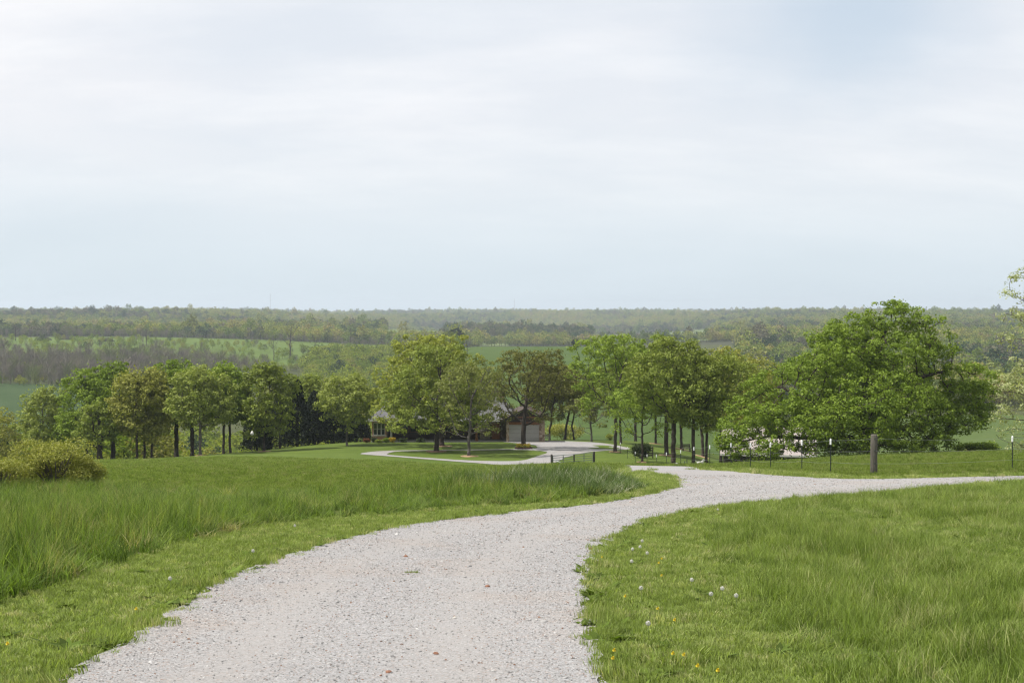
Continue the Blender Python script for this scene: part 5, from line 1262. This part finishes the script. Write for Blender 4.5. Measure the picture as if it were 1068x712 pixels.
# far wooded ridges
P = wpts(1130, 5200, lambda d: 8.5 + (d - 1130)*.0028, 51, lambda px, d: not_clear(px, d) & ((d > 1250) | (px < 500)))
r = np.random.default_rng(2); keep = (vnoise(P, .0025, 4) > -.42) | (P[:, 1] > 2600) ; P = P[keep]
def stands(P, name, label, sc, seed, sx=.0045, sy=.0022):
    r = np.random.default_rng(seed); f = np.array([mnoise.noise(Vector((x*sx, y*sy, seed))) + .5*mnoise.noise(Vector((x*sx*3.1, y*sy*3.1, seed + 5))) for x, y in P]) + r.normal(0, .13, len(P))
    c = np.where(f < -.22, 2, np.where(f > .16, 1, 0)); scn = np.broadcast_to(np.asarray(sc, float), (len(P),))
    for k in range(3):
        m = c == k; mk(name[k], P[m], scn[m], stand_src[k], label[k], seed + k)
stand_m = [inst_mat('mixed_spring_foliage', [(0, (.09, .13, .03)), (.3, (.14, .185, .038)), (.6, (.19, .215, .05)), (.85, (.22, .21, .07)), (.93, (.08, .11, .035)), (1, (.04, .07, .025))], .3, .9, jit=.4),
    inst_mat('young_yellow_foliage', [(0, (.17, .20, .04)), (.4, (.24, .255, .05)), (.7, (.27, .25, .07)), (.9, (.23, .185, .10)), (1, (.10, .14, .04))], .3, .9, jit=.4),
    inst_mat('grey_and_evergreen_foliage', [(0, (.03, .055, .028)), (.3, (.05, .085, .035)), (.5, (.10, .10, .06)), (.8, (.14, .125, .09)), (1, (.12, .15, .05))], .2, .9, jit=.4)]
stand_src = [with_mat(blobs, m) for m in stand_m]
stands(P, ('far_woods', 'far_yellow_woods', 'far_grey_woods'), ('distant mixed spring woods covering the hills to the horizon', 'distant yellow-green stands of young leaves on the far hills', 'distant grey-green stands of late trees and evergreens on the far hills'), np.where(P[:, 1] > 2000, 1.15, 1.0), 3)
print('far', len(P))
# right-hand ridge behind the oak
P = wpts(430, 1130, lambda d: 6.2 + d*.0012, 52, lambda px, d: (px > 770) & ((d > 460) | (px > 1500)))
stands(P, ('ridge_woods', 'ridge_yellow_woods', 'ridge_grey_woods'), ('mixed woods on the ridge rising behind the great oak', 'yellow-green stands on the ridge behind the great oak', 'grey-green stands on the ridge behind the great oak'), .98, 14, .008, .005)
# fresh green wood on the near hillside
P = wpts(330, 960, lambda d: 6.0 + d*.001, 53, lambda px, d: (px < 478) & (px > 255 + 0*d) & (px - 255 > (d - 330)*.14 + 12*np.sin(d*.02)) | ((px > 60) & (px <= 478) & (d < 420) & (d > 330) & (px > 150)))
mk('hillside_woods', P, .95, near_src, 'fresh green woods on the slope between the bare trees and the house', 5); print('hill', len(P))
# pale understorey seen between the grove's trunks
P = wpts(196, 300, lambda d: 4.6, 54, lambda px, d: (px < 372) & (px > 0))
Pq = wpts(188, 262, lambda d: 5.0, 64, lambda px, d: (px < 175) & (px > -60)); mk('valley_thicket', Pq, .8, near_src, 'rounded pale green trees below the lawn crest behind the left end of the grove', 66)
mk('understorey_thicket', P, .36, near_src, 'pale green thicket behind the trunks of the grove', 6); print('under', len(P))
# bare woods on the left slope
P = wpts(612, 905, lambda d: 5.4, 55, lambda px, d: (px < 190 + (d - 612)*.55)); P = P[(vnoise(P, .012, 5) + .5*vnoise(P, .05, 1) > -.40 + 1.3*_sm((P[:, 1] - 740) / 110))]
mk('bare_woods', P, .95, bares, 'purplish-grey leafless woods on the far slope above the green field', 7); print('bare', len(P))
P = wpts(600, 1000, lambda d: 13.0, 56, lambda px, d: (px < 440)); mk('young_green_trees', P, .5, near_src, 'scattered young green growth among the leafless woods', 8)
P = wpts(850, 1120, lambda d: 11.0, 57, lambda px, d: (px < 480)); P = P[vnoise(P, .014, 3) + .6*vnoise(P, .05, 8) > .2]; mk('scrub', P, .55, bares, 'thin leafless scrub dotted over the far meadow', 9)
P = wpts(1085, 1150, lambda d: 8.0, 58, lambda px, d: (px < 490)); P = P[vnoise(P, .01, 6) + .5*vnoise(P, .04, 2) > .0]; mk('bare_hedgerow', P, .7, bares, 'grey leafless hedgerow along the far edge of the meadow', 10)

def far_tree(px, d, ytop, wpx, leafm, label, name, **kw): return tree(px, d, ytop, wpx, leafm, label, name=name, leafn=kw.pop('leafn', 1800), leafs=kw.pop('leafs', 1.0), natt=kw.pop('natt', 260), step=kw.pop('step', .7), sd=.5, sink=.3, **kw)
G2 = 'lone trees on the far rise'
far_tree(303, 905, 331, 24, None, 'wide leafless tree, largest of the bare trees on the far meadow', 'bare_tree', shape='vase', leafn=0, group=G2, base_r=.5, natt=420, fork=.6, bark='bark')
far_tree(17, 1000, 335, 12, None, 'small dark leafless tree at the far left end of the meadow', 'bare_tree', shape='vase', leafn=0, group=G2, base_r=.45)
far_tree(4, 860, 350, 14, None, 'leafless tree cut by the left edge of the photo below the meadow', 'bare_tree', shape='tall', leafn=0, group=G2, base_r=.4)
far_tree(153, 930, 337, 18, None, 'tall grey leafless tree rising from the bare wood at left centre', 'bare_tree', shape='tall', leafn=0, group=G2, base_r=.4, natt=420)
far_tree(366, 960, 336, 16, None, 'thin leafless tree on the meadow above the green hillside wood', 'bare_tree', shape='vase', leafn=0, group=G2, base_r=.3)
far_tree(329, 880, 345, 16, None, 'leafless tree standing alone on the meadow slope right of the largest bare one', 'bare_tree', shape='vase', leafn=0, group=G2, base_r=.3)
far_tree(286, 850, 348, 14, None, 'leafless tree below the largest bare tree, at the edge of the grey wood', 'bare_tree', shape='tall', leafn=0, group=G2, base_r=.3)
far_tree(474, 820, 342, 20, 'cedar', 'lone dark evergreen on the skyline of the pasture above the golden-green tree', 'evergreen_tree', shape='round', crown0=.1, leafs=.8, leafn=5000)
far_tree(600, 705, 354, 8, 'cedar', 'tiny dark tree alone on the crest of the green pasture', 'pasture_tree', shape='round', crown0=.25, leafs=.5, leafn=2500, natt=120)
far_tree(583, 1600, 345, 8, 'dark', 'dark conifer clump in the woods beyond the pasture crest', 'evergreen_tree', shape='round', crown0=.1, leafs=1.5, leafn=400, natt=100)
brm = simple('grey_brush', (.10, .085, .08), .95)
for px, d, ww, hh, lb in ((46, 1010, 17, 5, 'left dark brush pile on the far meadow'), (71, 1020, 18, 4.5, 'right dark brush pile on the far meadow'), (113, 985, 13, 4, 'small brush pile farther right on the far meadow')):
    x, y, z = at(px, d); s = d/F; r = np.random.default_rng(int(px)); n = 700; V = []; Fq = []
    for k in range(n):
        a = r.uniform(0, 6.28); q = ww*s/2*math.sqrt(r.uniform(0, 1)); zz = hh*s*(1 - (q/(ww*s/2))**2)*r.uniform(0, 1); c = np.array((math.cos(a)*q, math.sin(a)*q*.6, zz)); v = r.normal(size=3); v[2] *= .6; v /= np.linalg.norm(v); sd_ = np.cross(v, r.normal(size=3)); sd_ /= np.linalg.norm(sd_); b = len(V); Lk = r.uniform(.6, 1.6)
        V += [c - v*Lk - sd_*.07, c - v*Lk + sd_*.07, c + v*Lk + sd_*.05, c + v*Lk - sd_*.05]; Fq.append((b, b+1, b+2, b+3))
    o = obj('brush_pile', mesh_np('brush_pile', np.array(V), np.array(Fq)), brm); o.location = (x, y, z); tag(o, lb, 'brush pile', 'brush piles on the far meadow')
# radio masts on the horizon
mm_ = simple('grey_mast_steel', (.28, .26, .26), .6)
for px, yt, d, lb in ((282.5, 306.5, 4300, 'thin radio mast on the horizon left of centre'), (536.5, 311.5, 4300, 'fainter radio mast on the horizon near the middle')):
    x, y, z = at(px, d); zt2 = zpx(yt, d); bm = bmesh.new(); hh = zt2 - z; wd = .55
    for q in range(3): a = q*2.094; add_tube(bm, [(math.cos(a)*wd, math.sin(a)*wd, 0), (math.cos(a)*wd, math.sin(a)*wd, hh)], .16, 4)
    for k in range(int(hh/1.6)):
        a = (k % 3)*2.094; b_ = a + 2.094; add_tube(bm, [(math.cos(a)*wd, math.sin(a)*wd, k*1.6), (math.cos(b_)*wd, math.sin(b_)*wd, k*1.6 + 1.6)], .08, 3, False)
    o = obj('radio_mast', bm, mm_); o.location = (x, y, z); tag(o, lb, 'radio mast', 'radio masts on the horizon')

# ------------------------------------------------------------------ haze
hzm = bpy.data.materials.new('pale_haze'); hzm.use_nodes = True; nn_ = hzm.node_tree.nodes; nn_.clear(); ho = nn_.new('ShaderNodeOutputMaterial'); pv = nn_.new('ShaderNodeVolumePrincipled')
pv.inputs['Color'].default_value = (.80, .90, 1.0, 1); pv.inputs['Density'].default_value = HAZE = 1.3e-4; pv.inputs['Anisotropy'].default_value = .2
hzm.node_tree.links.new(pv.outputs[0], ho.inputs['Volume'])
o = obj('haze', box(-9300, 9300, -9300, 9300, -62, 66), hzm); tag(o, 'pale blue haze lying over the valley and hills', kind='stuff')
